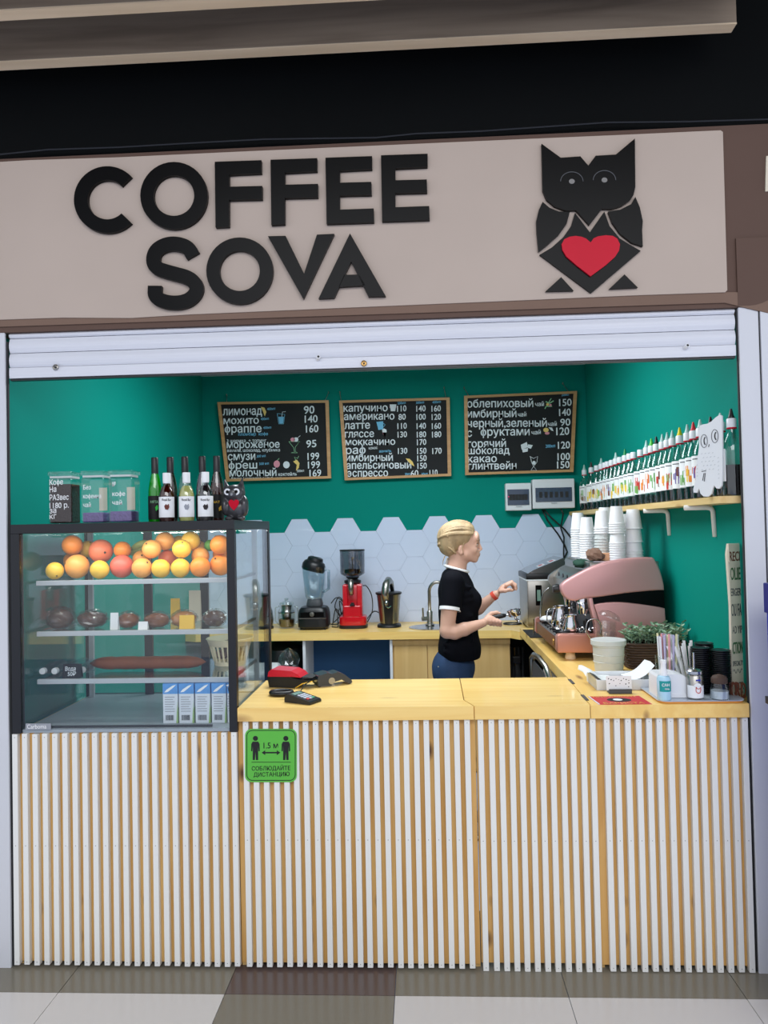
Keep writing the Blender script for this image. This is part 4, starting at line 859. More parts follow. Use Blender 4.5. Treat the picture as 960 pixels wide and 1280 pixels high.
# ------------------------------------------------------------------ on top of the display case
ZJ = CZ1
jar_lab = ['square glass jar of dark coffee beans, leftmost on the display case', 'middle square glass jar with a little purple tea at the bottom', 'right square glass jar with a paper card and purple tea']
for i, (xa, xb) in enumerate(((60, 89.5), (101, 129.5), (135.5, 165))):
    y = .09; x0 = at(xa, 650, Y=y).x; x1 = at(xb, 650, Y=y).x; xc = (x0+x1)/2; hw = (x1-x0)/2
    t = thing('glass_jar', jar_lab[i], 'jar', (xc, y+hw, ZJ))
    mk('body', MB().bb(x0, x1, y, y+2*hw, ZJ+.0006, ZJ+.178, bev=.008), 'jar_glass', t)
    mk('lid', MB().bb(x0-.001, x1+.001, y-.001, y+2*hw+.001, ZJ+.186, ZJ+.204, bev=.004), 'jar_glass', t); mk('lid_seal', MB().bb(x0+.006, x1-.006, y+.006, y+2*hw-.006, ZJ+.1785, ZJ+.186), 'milky_plastic', t)
    hfill = (.155, .042, .045)[i]
    mk('jar_contents', MB().bb(x0+.005, x1-.005, y+.005, y+2*hw-.005, ZJ+.004, ZJ+hfill, bev=.004), ('coffee_beans', 'purple_flakes', 'purple_flakes')[i], t, kind='stuff')
    m = MB(); Yt = y-.0004
    if i == 0:
        for s, b in (('Кофе', 606), ('На', 615), ('РАЗвес', 625), ('1180 р.', 635), ('за', 641.5), ('кг', 648.5)): add_text(m, s, at(xa+2, b+.5, Y=Yt), at(xa+2+(4.2*len(s) if len(s) < 6 else 24), b-.5, Y=Yt), .030, (0, 0, 1))
    elif i == 1:
        for s, b in (('Без', 612), ('кофеина', 623), ('чай', 634)): add_text(m, s, at(xa+3, b, Y=Yt), at(xa+3+3.2*len(s), b-.3, Y=Yt), .024, (0, 0, 1))
    else:
        for s, b in (('№', 608), ('кофе', 620), ('чай', 631)): add_text(m, s, at(xa+5, b, Y=Yt), at(xa+5+4*len(s), b-.3, Y=Yt), .024, (0, 0, 1))
    mk('handwriting', m, 'paper_white', t, kind='stuff')
    if i: mk('paper_card', MB().bb(x1-.040, x1-.008, y+.055, y+.057, ZJ+.05, ZJ+.14), 'sign_cream', t)
def bottle(name, label, x, y, z, prof, gm, drink, fill, cap, caph, lab=None, parent_group=None, labm='paper_white'):
    """prof [(r, h)] up to the lip; cap covers the last caph metres"""
    t = thing(name, label, 'bottle', (x, y, z), parent_group); H = prof[-1][1]
    mk('glass_body', MB().lathe([(0, .0006)]+[(r, max(h, .0006)) for r, h in prof], (x, y, z), 20, capt=False), gm, t, smooth=50)
    if drink:
        pp = [(r*.93, h+.002) for r, h in prof if h < fill]; rl = pp[-1][0]
        for (ra, ha), (rb, hb) in zip(prof, prof[1:]):
            if ha < fill <= hb: rl = (ra+(rb-ra)*(fill-ha)/(hb-ha))*.93
        mk('drink', MB().lathe(pp+[(rl, fill), (0, fill)], (x, y, z), 18), drink, t, smooth=50)
    if lab:
        z0, z1, a0, a1 = lab; r = [q for q, h in prof if h >= z0][0] if 0 else max(q for q, h in prof)
        mk('paper_label', MB().lathe([(r+.0006, z0), (r+.0006, z1)], (x, y, z), 14, a0=a0, a1=a1), labm, t, smooth=50)
    rc = prof[-1][0]+.0022; mk('cap', MB().lathe([(rc, H-caph), (rc, H+.001), (rc*.9, H+.004), (0, H+.004)], (x, y, z), 16), cap, t, smooth=40)
    return t
tall = [(.024, 0), (.027, .006), (.027, .125), (.022, .16), (.0125, .20), (.0115, .255)]
tl = [(193.7, 'bright green', 'bottle_g', 'green_bottle', 'green_drink', 'tall bottle of bright green drink, leftmost bottle on the display case', .20),
      (213, 'dark', '', 'amber_bottle', 'dark_drink', 'tall dark bottle behind the small red-brown bottle', .10),
      (231.3, 'clear', '', 'clear_bottle', None, 'tall clear glass bottle with a black cap behind the yellow one', .08),
      (253, 'purple', '', 'clear_bottle', 'purple_drink', 'tall purple bottle behind the small dark bottle', .19),
      (271, 'amber', '', 'amber_bottle', 'amber_drink', 'tall amber bottle with a yellow leaf on its black label', .15)]
for px, _, _, gm, dr, lb_, fill in tl:
    y = .20; p = at(px, 600, Y=y); t = bottle('tall_bottle', lb_, p.x, y, ZJ, tall, gm, dr, fill, 'black_plastic', .062, (.012, .105, -PI*1.05, PI*.05), labm='black_matte')
    yf = y-.0283
    if px < 200: mk('leaf_print', MB().prism([at(a, b, Y=yf) for a, b in ((194, 634), (197, 631), (198, 636), (195, 639))], (0, -.0006, 0)), 'green_drink', t)
    if px > 270: mk('leaf_print', MB().prism([at(a, b, Y=yf) for a, b in ((273.5, 635), (276, 632), (277.5, 633), (279.5, 629), (280.5, 633), (282, 634.5), (279.5, 638), (276, 637.5), (274, 639))], (0, -.0006, 0)), 'yellow_skin', t)
    m = MB(); add_text(m, 'SYRUP' if 0 else ('МЯТА' if px < 200 else 'NAT'), at(px-5.5, 629, Y=yf), at(px+4, 629, Y=yf), .014, (0, 0, 1))
    if px < 200 or px > 270: mk('lettering', m, 'chalk_green' if px < 200 else 'yellow_skin', t, kind='stuff')
small = [(.027, 0), (.029, .006), (.029, .10), (.024, .12), (.0125, .14), (.0115, .182)]
for px, gm, dr, lb_, pm in ((208.5, 'amber_bottle', 'red_drink', 'small bottle of red-brown drink with a white label', 'red_drink'), (233.3, 'clear_bottle', 'yellow_drink', 'small bottle of pale yellow drink with a white label', 'print_grey'), (257, 'clear_bottle', 'dark_drink', 'small bottle of dark drink with a white label beside the owl figurine', 'dark_drink')):
    y = .075; p = at(px, 620, Y=y); t = bottle('small_bottle', lb_, p.x, y, ZJ, small, gm, dr, .135, 'white_plastic', .036, (.016, .094, -PI*.98, -PI*.02))
    yf = y-.0302; pc = at(px, 634, Y=yf)
    mk('fruit_print', MB().prism([pc+Vector((a, 0, b)) for a, b in ((-.010, .004), (-.004, .012), (.002, .008), (.008, .013), (.010, .0), (.004, -.010), (-.006, -.008))], (0, -.0004, 0)), pm, t)
    m = MB(); add_text(m, 'Royal Bar', at(px-6, 626, Y=yf), at(px+5.5, 625.8, Y=yf), .012, (0, 0, 1)); mk('lettering', m, 'black_matte', t, kind='stuff')
    mk('neck_seal', MB().lathe([(.0142, .150), (.0142, .186), (0, .187)], (p.x, y, ZJ), 16), 'paper_white', t, smooth=40)
# owl figurine
oc = at(293.5, 650, Y=.13); ox, oy, oz = oc.x, .14, ZJ
ow = thing('owl_figurine', 'dark ceramic owl figurine holding a red heart on the display case', 'figurine', (ox, oy, oz))
S_ = SDF((ox-.07, oy-.06, oz-.01), (ox+.07, oy+.06, oz+.18), .0028)
S_.ell((ox+.004, oy, oz+.045), (.044, .036, .046), .01).ell((ox-.002, oy-.004, oz+.105), (.043, .034, .034), .012)
S_.cone((ox-.032, oy, oz+.125), (ox-.040, oy, oz+.158), .012, .003, .012).cone((ox+.024, oy, oz+.13), (ox+.030, oy, oz+.162), .013, .003, .012)
S_.ell((ox-.036, oy-.012, oz+.055), (.014, .022, .036), .008).ell((ox+.040, oy-.010, oz+.055), (.014, .022, .038), .008)
S_.ell((ox-.018, oy-.03, oz+.008), (.016, .014, .010), .005).ell((ox+.030, oy-.03, oz+.008), (.016, .014, .010), .005)
mk('body', S_.mesh(), mat('owl_glaze', (58, 58, 62), .3, var=.5, scale=60, coat=.4), ow, smooth=True)
for sx in (-1, 1):
    e = mk('eye', MB().lathe([(.013, 0), (.013, .004), (.0, .005)], (ox-.004+sx*.017, oy-.031, oz+.110), 14, rot=Matrix.Rotation(PI/2, 3, 'X')), 'white_paint', ow, smooth=40)
    mk('pupil', MB().ball((ox-.004+sx*.017, oy-.036, oz+.110), .0065, 10, 6), 'black_gloss', e, smooth=True)
mk('beak', MB().lathe([(.007, 0), (.004, .008), (0, .014)], (ox-.004, oy-.036, oz+.102), 10, rot=Matrix.Rotation(PI*.7, 3, 'X')), 'print_grey', ow, smooth=True)
hz = [(.0, .013), (.006, .019), (.014, .019), (.020, .012), (.018, .0), (.010, -.012), (0, -.022), (-.010, -.012), (-.018, .0), (-.020, .012), (-.014, .019), (-.006, .019)]
mk('heart', MB().prism([(ox+.004+a, oy-.034, oz+.060+b) for a, b in hz], (0, -.006, 0)), 'heart_red', ow)

# ------------------------------------------------------------------ fruit on the top shelf
FR = [('orange', 'light_orange_skin', 96.5, 708, 15.5, .19), ('orange', 'yellow_skin', 68.5, 713.5, 11.2, .15), ('lemon', 'yellow_skin', 124.5, 712, 12, .15), ('grapefruit', 'red_grapefruit_skin', 149.6, 708.7, 15, .17),
      ('orange', 'light_orange_skin', 177, 711, 13, .15), ('lemon', 'yellow_skin', 200.7, 711, 12, .15), ('lemon', 'yellow_skin', 225.8, 711, 12.2, .15), ('orange', 'orange_skin', 250.3, 709.5, 13, .15), ('orange', 'orange_skin', 281, 706, 14, .16),
      ('orange', 'orange_skin', 82, 701, 12.5, .31), ('orange', 'orange_skin', 93, 681.5, 13, .26), ('orange', 'yellow_skin', 107, 686.5, 11, .29), ('grapefruit', 'grapefruit_skin', 126.3, 689, 15.2, .24), ('orange', 'orange_skin', 153, 687.5, 11, .24),
      ('orange', 'light_orange_skin', 177, 699, 11.5, .27), ('orange', 'light_orange_skin', 193, 686, 12, .21), ('orange', 'light_orange_skin', 207, 674.5, 12, .25), ('grapefruit', 'grapefruit_skin', 208, 698, 12, .25),
      ('lemon', 'yellow_skin', 228, 690, 12, .17), ('orange', 'yellow_skin', 236.8, 672.8, 12.3, .21), ('orange', 'light_orange_skin', 247, 685, 9.5, .27), ('orange', 'light_orange_skin', 252, 694, 11.2, .24), ('lime', 'lime_skin', 261.5, 682, 7.3, .24),
      ('grapefruit', 'orange_skin', 272.5, 694, 13.5, .20), ('orange', 'orange_skin', 280, 681, 12.5, .20), ('lemon', 'yellow_skin', 221.5, 679, 9.5, .28)]
_side = {0: 'near the left end of the shelf', 1: 'left of the middle of the shelf', 2: 'right of the middle of the shelf', 3: 'at the right end of the shelf'}
FL = ['large pale orange in the front row near the left end', 'small yellowish orange, leftmost fruit in the front row', 'yellow lemon in the front row left of the red grapefruit', 'large red grapefruit in the middle of the front row', 'peach coloured orange right of the red grapefruit in the front row',
      'yellow fruit in the front row under the small pile with the tall one', 'yellow fruit in the front row third from the right', 'orange in the front row second from the right end', 'rightmost orange in the front row against the case post',
      'orange at the back behind the large pale orange', 'orange topmost at the left end of the shelf', 'small yellow orange beside the topmost left orange', 'large grapefruit resting above the lemon in the second layer', 'orange in the second layer left of the bananas',
      'orange behind the front row beneath the bananas', 'pale orange in the second layer right of the bananas', 'pale orange highest above the bananas\' right end', 'pinkish grapefruit hidden behind the second layer near the middle',
      'yellow fruit in the second layer under the topmost yellow one', 'topmost yellow fruit of the right pile', 'small pale orange peeping out behind the topmost yellow fruit', 'pale orange left under the green lime', 'small green lime in the right pile',
      'large orange in the right pile behind the post end', 'topmost orange at the right end of the shelf', 'yellow fruit mostly hidden left of the topmost yellow one']
# pack the fruit: each rests on the shelf glass or on its neighbours
cen = []
for nm, m_, x, y, r, Yd in FR:
    p = at(x, y, Y=Yd); rad = r*(Yd+2.81)/960*(1.0 if nm != 'lime' else 1); cen.append([p.x, p.y, p.z, rad])
A_ = np.array(cen); tgt = A_.copy()
for it in range(240):
    for i in range(len(A_)):
        for j in range(i):
            d = A_[i, :3]-A_[j, :3]; L = np.linalg.norm(d)+1e-9; o = A_[i, 3]+A_[j, 3]-L
            if o > 0: u_ = d/L*(o/2); w_ = np.array([.35, 1.3, .7]); A_[i, :3] += u_*w_; A_[j, :3] -= u_*w_
    A_[:, 2] = np.clip(A_[:, 2], SZ[0]+A_[:, 3]+.0024, CZ1-.038-A_[:, 3]); A_[:, 1] = np.clip(A_[:, 1], .115+A_[:, 3], .52-A_[:, 3]); A_[:, 0] = np.clip(A_[:, 0], -1.49+A_[:, 3], -.76-A_[:, 3])
    if it < 160: A_[:, [0, 2]] += (tgt[:, [0, 2]]-A_[:, [0, 2]])*.06
rr = random.Random(3)
for (nm, m_, *_), (x, y, z, r), lb_ in zip(FR, A_.tolist(), FL):
    t = thing(nm, lb_, nm if nm != 'lime' else 'lime', (x, y, z-r), 'citrus fruit piled on the top shelf')
    ax = Vector((rr.uniform(-1, 1), rr.uniform(-1, .2), rr.uniform(-.3, 1))).normalized(); q = Vector((0, 0, 1)).rotation_difference(ax).to_matrix()
    el = 1.0 if nm != 'lemon' else 1.03
    mb = MB().ball((0, 0, 0), (r*.995, r*.995, r*.97), 20, 14, rot=q)
    if nm == 'lemon': mb.v = [tuple(Vector(v)*(1+.05*max(0, abs(Vector(v).normalized().dot(ax))-.85)/.15)) for v in mb.v]
    mb.move(Matrix.Translation((x, y, z))); mk('peel', mb, m_, t, smooth=True)
    e = Vector((x, y, z))+ax*r*.965; mk('stem_end', MB().lathe([(r*.09, 0), (r*.10, .0016), (r*.05, .0022), (0, .0016)], e, 8, rot=q), 'stem_dark', t, smooth=True)
for i, (p0, p1, p2) in enumerate((((165, 686), (175, 680), (186, 677)), ((164, 690), (175, 686), (187, 683)), ((163, 692), (172, 690), (183, 690)))):
    Yb = .33+.012*i; pts = [at(*p, Y=Yb) for p in (p0, p1, p2)]; C_ = []
    for k in range(9):
        u = k/8; C_.append(pts[0]*(1-u)**2+pts[1]*2*u*(1-u)+pts[2]*u*u)
    t = thing('banana', ['uppermost of the three greenish bananas', 'middle one of the three greenish bananas', 'lowest of the three greenish bananas'][i], 'banana', C_[4], 'bananas on the top shelf')
    mk('peel', MB().tube(C_, [.008, .012, .0145, .0155, .016, .0155, .014, .010, .005], 7), 'banana_skin', t, smooth=True); mk('stem', MB().tube([C_[0]+Vector((-.012, 0, -.004)), C_[0]], .006, 6), 'stem_dark', t)

# ------------------------------------------------------------------ second shelf: wrapped pastries
def pastry(label, px0, px1, ytop, m_, z, Yd, seed, wrap=True):
    a = at(px0, 780, Y=Yd); b = at(px1, 780, Y=Yd); cx = (a.x+b.x)/2; hw = (b.x-a.x)/2; h = at(px0, ytop, Y=Yd).z-z
    t = thing('wrapped_pastry', label, 'pastry', (cx, Yd, z)); mb = crumple((0, 0, 0), (hw*.95, .045, h*.5*.95), 18, 12, .14, seed); mb.v = [(v[0]+cx, v[1]+Yd, max(v[2]+z+h*.5, z+.003)) for v in mb.v]
    mk('pastry', mb, m_, t, smooth=True)
    if wrap:
        mb = crumple((0, 0, 0), (hw*1.05, .058, h*.55), 22, 14, .22, seed+50); mb.v = [(v[0]+cx, v[1]+Yd, max(v[2]+z+h*.54, z+.001)) for v in mb.v]; mk('film_wrap', mb, 'film', t)
pastry('dark pastry in shiny film at the left end of the middle shelf', 60, 91, 761, 'pastry_dark', SZ[1], .20, 1)
pastry('dark brown pastry left of the first white price card', 96, 134, 764, 'pastry_dark', SZ[1], .22, 2)
pastry('golden brown pastry between the two white price cards', 147, 174, 766, 'pastry', SZ[1], .19, 3)
pastry('wide brown pastry in the middle of the pastry shelf', 181, 212, 766, 'pastry', SZ[1], .19, 4)
pastry('golden pastry with a yellow card in front', 214, 246, 764, 'pastry_gold', SZ[1], .21, 5)
pastry('dark pastry in crinkled film at the right end of the shelf', 254, 283, 763, 'pastry_dark', SZ[1], .19, 6)
def card(label, px0, px1, y0, y1, m_, z, Yd, txt=None, lean=.006):
    a = at(px0, y1, Y=Yd); b = at(px1, y0, Y=Yd); t = thing('price_card', label, 'price card', ((a.x+b.x)/2, Yd, z)); h = b.z-z
    mk('card', MB().prism([(a.x, Yd, z+.0006), (b.x, Yd, z+.0006), (b.x, Yd+lean, z+h), (a.x, Yd+lean, z+h)], (0, .0012, 0)), m_, t)
    mk('card_stand', MB().prism([(a.x, Yd+.02, z+.0006), (b.x, Yd+.02, z+.0006), (b.x, Yd+lean+.001, z+h), (a.x, Yd+lean+.001, z+h)], (0, .001, 0)), m_, t)
    if txt:
        m = MB()
        for s, xa, xb, y in txt: add_text(m, s, at(xa, y, Y=Yd-.0012), at(xb, y-.3, Y=Yd-.0012), .022, (0, .12, 1))
        mk('lettering', m, 'chalk', t, kind='stuff')
card('narrow white price card beside the dark brown pastry', 137.5, 147, 766, 786, 'paper_white', SZ[1], .135)
card('small white price card in front of the wide brown pastry', 172.5, 184, 777, 786, 'paper_white', SZ[1], .125)
card('yellow price card in front of the golden pastry', 224, 242, 769, 785, 'yellow_skin', SZ[1], .13)
card('black chalk card reading water 50 roubles', 78, 101, 830, 848, 'black_board', SZ[2], .125, [('Вода', 81.5, 94.5, 838.5), ('50₽', 84.5, 95, 845)])
card('tall cream card standing at the back of the pastry shelf', 236, 250, 738, 771, 'sign_cream', SZ[1], .40)
card('ochre card standing at the back of the pastry shelf', 213, 224, 748, 771, 'yellow_skin', SZ[1], .42)
# third shelf: water bottles under film, a long loaf, a basket
for i, (px, yd) in enumerate(((60, .20), (75, .20), (90, .23), (108, .21))):
    p = at(px, 830, Y=yd); t = thing('water_bottle', 'clear plastic water bottle, %s from the left on the lower shelf' % ORD[i], 'bottle', (p.x, yd, SZ[2]), 'water bottles on the lower shelf')
    ax = Matrix.Rotation(PI/2, 3, 'X')
    mk('body', MB().lathe([(.0, -.005), (.020, -.003), (.0225, .01), (.021, .04), (.0225, .07), (.021, .10), (.019, .12), (.010, .15), (.010, .165)], (p.x, yd+.12, SZ[2]+.0235), 12, rot=ax, capt=False), 'clear_plastic', t, smooth=40)
    mk('cap', MB().lathe([(.0125, .15), (.0125, .168), (0, .169)], (p.x, yd+.12, SZ[2]+.0235), 10, rot=ax), 'white_plastic', t, smooth=40)
a = at(112, 840, Y=.28); b = at(258, 840, Y=.28)
mb = MB(); n = 26; rr = random.Random(5); pts = [Vector((a.x+(b.x-a.x)*k/n, .28, SZ[2]+.0315)) for k in range(n+1)]; rs = [.026*min(1, (1-abs(2*k/n-1)**8)+.02)*rr.uniform(.95, 1.05) for k in range(n+1)]
t = thing('baguette', 'long dark baguette lying along the lower shelf', 'bread', ((a.x+b.x)/2, .28, SZ[2])); mk('crust', MB().tube(pts, rs, 12), 'pastry', t, smooth=True)
pass
# cream slotted basket
bx_, by_, bz_ = -.822, .40, SZ[2]
bk = thing('slotted_basket', 'cream slotted plastic basket of brown packets in the display case', 'basket', (bx_, by_, bz_))
mk('base', MB().lathe([(.062, .0006), (.063, .018), (.066, .019), (.066, .001)], (bx_, by_, bz_), 24, capt=True), 'basket_cream', bk, smooth=40)
for k in range(22):
    q = 2*PI*k/22; d = Vector((math.cos(q), math.sin(q), 0)); o = Vector((bx_, by_, bz_))
    mk('slat', MB().tube([o+d*.065+Vector((0, 0, .017)), o+d*.082+Vector((0, 0, .085))], .0045, 5), 'basket_cream', bk)
mk('rim', MB().lathe([(.083, .082), (.087, .084), (.096, .108), (.100, .110), (.096, .113), (.080, .086)], (bx_, by_, bz_), 28, capb=False, capt=False), 'basket_cream', bk, smooth=40)
for i in range(4):
    t = mk('snack_packet', crumple((bx_-.03+.02*i, by_-.02+.018*(i % 2)*2, bz_+.045+.022*(i % 3)), (.030, .022, .020), 10, 7, .3, 20+i), 'pastry_dark', label='brown wrapped packet, %s in the cream basket' % ORD[i], cat='packet', group='packets in the cream basket')
# milk cartons
zc = CZ0+.012
for i, (xa, xb) in enumerate(((204, 222.5), (224, 242.5), (244.5, 263), (265, 283), (284.5, 303))):
    yd = .085; a = at(xa, 900, Y=yd).x; b = at(xb, 900, Y=yd).x
    if i == 4: b = min(b, CX1-.042)
    lb_ = 'blue and white milk carton, ' + ['leftmost of the row at the bottom of the case', 'second from the left in the row of cartons', 'third from the left in the row of cartons', 'fourth from the left in the row of cartons', 'cut off by the post at the row end'][i]
    t = thing('milk_carton', lb_, 'carton', ((a+b)/2, yd+.03, zc), 'milk cartons at the bottom of the case')
    h = .150; mk('carton_body', MB().bb(a, b, yd, yd+.085, zc+.0006, zc+h, bev=.001), 'carton_white', t)
    mk('blue_band', MB().bb(a-.0004, b+.0004, yd-.0006, yd+.0856, zc+.112, zc+h+.0004), 'carton_blue', t)
    mk('green_side', MB().prism([(b+.0005, yd+.002, zc+.001), (b+.0005, yd+.084, zc+.001), (b+.0005, yd+.084, zc+.10), (b+.0005, yd+.002, zc+.055)], (.0003, 0, 0)).prism([(b-.006, yd-.0005, zc+.001), (b, yd-.0005, zc+.001), (b, yd-.0005, zc+.09), (b-.004, yd-.0005, zc+.04)], (0, -.0003, 0)), 'carton_green', t)
    m = MB()
    for k in range(7): m.bb(a+.008, b-.012-(.006 if k % 3 == 2 else 0), yd-.0012, yd-.0006, zc+.045+.009*k, zc+.0475+.009*k)
    mk('small_print', m, 'print_grey', t, kind='stuff')
    m = MB(); x = a+.010
    rr = random.Random(i)
    while x < b-.016: w_ = rr.choice((.0006, .001, .0015)); m.bb(x, x+w_, yd-.0012, yd-.0006, zc+.012, zc+.032); x += w_+rr.choice((.0008, .0014))
    mk('barcode', m, 'dark_grey', t, kind='stuff')
    mk('milk_swirl', MB().prism([(a+.006, yd-.0008, zc+.118), (a+.02, yd-.0008, zc+.120), (b-.014, yd-.0008, zc+.138), (b-.006, yd-.0008, zc+.147), (b-.020, yd-.0008, zc+.143), (a+.014, yd-.0008, zc+.128)], (0, -.0004, 0)), 'paper_white', t)

# ------------------------------------------------------------------ on the long worktop: payment terminals
def rotz(a, c): return Matrix.Translation(c) @ Matrix.Rotation(a, 4, 'Z')
c = Vector((-.555, .385, ZT))
t = thing('cash_register', 'red and black portable cash register lying on the long worktop', 'cash register', c)
side = [(-.088, .004), (-.090, .040), (-.080, .064), (-.062, .072), (.02, .066), (.075, .050), (.105, .040), (.100, .030), (.06, .018), (.02, .004)]
def ext(side, y0, y1, M4): return MB().prism([(x, y0, z) for x, z in side], (0, y1-y0, 0)).move(M4)
Mx = rotz(math.radians(-12), c)
mk('lower_body', ext([(-.088, .001), (-.094, .036), (-.092, .046), (-.0, .046), (.045, .0355), (.105, .036), (.104, .030), (.06, .018), (.02, .001)], -.045, .045, Mx), 'black_plastic', t)
mk('top_cover', ext([(-.093, .044), (-.090, .062), (-.078, .074), (.010, .070), (.038, .058), (.052, .044), (.02, .0465)], -.046, .046, Mx), 'red_plastic', t)
mk('silver_trim', MB().tube([Mx @ Vector(p) for p in ((.03, -.0465, .002), (.06, -.0465, .020), (.104, -.0465, .031))], .0022, 6), 'yellow_skin', t)
mk('paper_slot', ext([(.06, .038), (.100, .041), (.100, .044), (.055, .046)], -.04, .04, Mx), 'dark_line', t)
c = Vector((-.57, .205, ZT))
mk('tape_ring', MB().tube([c+Vector((.040*math.cos(a), .030*math.sin(a), .0105)) for a in [2*PI*i/20 for i in range(21)]], .010, 10), 'black_plastic', smooth=True, label='small black rubber ring in front of the red cash register', cat='ring')
c = Vector((-.402, .405, ZT)); Mx = rotz(math.radians(25), c)
t = thing('card_terminal', 'black hand-held card terminal right of the red cash register', 'card terminal', c)
mk('printer_head', ext([(-.062, .004), (-.066, .03), (-.060, .048), (-.02, .056), (.0, .050), (.006, .03), (-.005, .003)], -.038, .038, Mx), mat('terminal_grey', (46, 52, 62), .3, coat=.3), t)
mk('handset', ext([(-.005, .012), (.0, .050), (.025, .055), (.055, .042), (.085, .016), (.088, .006), (.075, .002), (.04, .022)], -.034, .034, Mx), 'terminal_grey', t)
mk('contact_roller', MB().tube([Mx @ Vector((-.004, -.039, .022)), Mx @ Vector((-.004, -.034, .022))], .014, 14), 'brushed', t)
mk('base_strip', ext([(-.05, .0006), (-.05, .005), (.01, .005), (.01, .0006)], -.03, .03, Mx), 'steel', t)
c = Vector((-.466, .085, ZT)); Mx = rotz(math.radians(-28), c) @ Matrix.Scale(1.0, 4)
t = thing('pin_pad', 'small black PIN pad with coloured keys near the worktop edge', 'PIN pad', c)
pp = [(-.060, .001), (-.060, .016), (-.052, .030), (-.040, .032), (.055, .013), (.060, .008), (.060, .001)]
mk('housing', ext(pp, -.036, .036, Mx), 'black_plastic', t)
nrm = Vector((.019, 0, .095)).normalized()
def onpad(u, v, h): # u along slope from -.04
    return Mx @ (Vector((-.040+u, v, .032-u*.2)) + Vector((.196, 0, .98))*h)
def keyq(u0, u1, v0, v1, h, th, m_, nm):
    P_ = [onpad(u0, v0, h), onpad(u1, v0, h), onpad(u1, v1, h), onpad(u0, v1, h)]; mk(nm, MB().prism(P_, (Mx.to_3x3() @ Vector((.196, 0, .98)))*th), m_, t)
keyq(.004, .022, -.024, .024, .0004, .001, 'lcd', 'display')
for r_ in range(4):
    for k in range(3):
        m_ = 'key_grey' if r_ < 3 else ('key_red', 'key_grey', 'key_green')[k]
        keyq(.030+.0135*r_, .040+.0135*r_, -.022+.016*k, -.010+.016*k, .0004, .0025, m_, 'key')
pts = [Vector((-.50, .12, ZT+.02)), Vector((-.508, .17, ZT+.006)), Vector((-.50, .22, ZT+.006)), Vector((-.485, .27, ZT+.03)), Vector((-.47, .34, ZT+.03)), Vector((-.455, .38, ZT+.01))]
mk('pin_pad_cable', MB().tube(pts, .0022, 6), 'black_plastic', smooth=True, label='thin black lead joining the PIN pad to the card terminal', cat='cable')
# ------------------------------------------------------------------ wall shelf with syrup bottles
SHZ = 1.694
ws = thing('wall_shelf', 'pine wall shelf full of syrup bottles on two white brackets', 'shelf', (1.12, 1.4, SHZ-.026))
mk('shelf_board', MB().prism([Vector((x, y, SHZ-.026)) for x, y in ((1.083, .045), (1.1885, .045), (1.1885, 2.745), (1.047, 2.72))], (0, 0, .026)), 'shelf_pine', ws)
for y in (.37, .945):
    mk('bracket', MB().tube([(1.065, y, 1.660), (1.155, y, 1.660), (1.172, y, 1.656), (1.180, y, 1.643), (1.184, y, 1.54)], [.007]*4+[.006], 8, flat=1.5), 'pipe_white', ws, smooth=True)
capx = [37, 75, 105, 130, 150, 165, 187, 210, 232, 260, 285, 307, 345, 378, 405, 432, 465, 500, 520, 560, 603, 635, 672, 785, 823, 872]
capk = ['teal', 'brown', '', 'teal', '', '', '', 'teal', '', 'green', '', '', '', 'teal', 'lime', 'black', 'teal', 'teal', 'teal', 'yellow', 'teal', 'red', 'teal', 'black', 'teal', 'black']
mat('pour_teal', (170, 205, 198), .3); mat('pour_brown', (70, 44, 44), .4); mat('pour_green', (20, 140, 80), .4); mat('pour_lime', (90, 200, 70), .4); mat('pour_black', (30, 30, 32), .4); mat('pour_yellow', (236, 214, 30), .4); mat('pour_red', (206, 40, 54), .4)
word = {'teal': 'pale pourer', 'brown': 'brown pourer', 'green': 'dark green pourer', 'lime': 'lime green pourer', 'black': 'black pourer', 'yellow': 'yellow pourer', 'red': 'red pourer', '': 'plain white cap'}
for i_, (nm, c) in enumerate((('fruit_red', (200, 60, 50)), ('fruit_yellow', (236, 200, 60)), ('fruit_orange', (232, 140, 60)), ('fruit_green', (110, 170, 90)), ('fruit_brown', (120, 74, 60)), ('fruit_violet', (110, 96, 160)))): mat(nm, c, .6, var=.2, scale=60)
FC = ['fruit_red', 'fruit_yellow', 'fruit_orange', 'fruit_green', 'fruit_brown', 'fruit_violet']
pick = [(4, 3), (1, 1), (1, 4), (3, 1), (4, 2), (2, 3), (5, 4), (1, 3), (1, 2), (3, 1), (1, 3), (3, 3), (0, 3), (2, 0), (0, 2), (3, 3), (4, 0), (1, 2), (0, 3), (5, 4), (3, 3), (2, 1), (0, 5), (0, 4), (0, 3), (5, 5)]
syr = [(.0, .0006), (.034, .0006), (.036, .008), (.036, .165), (.033, .19), (.018, .225), (.0135, .24), (.0135, .265)]
def arcpatch(c, r, a0, a1, z0, z1, n=5): return MB().lathe([(r, z0), (r, z1)], c, n, a0=a0, a1=a1)
base_parts = None; rr = random.Random(11)
ys = [at(720+x*.2292, 560, X=1.13).y for x in capx]; ys[-1] = .086; ys[-2] = .19; ys[-3] = .29
for k in range(len(ys)-4, -1, -1): ys[k] = max(ys[k], ys[k+1]+.0725) if ys[k]-ys[k+1] < .0725 else ys[k]
N_ = len(ys)
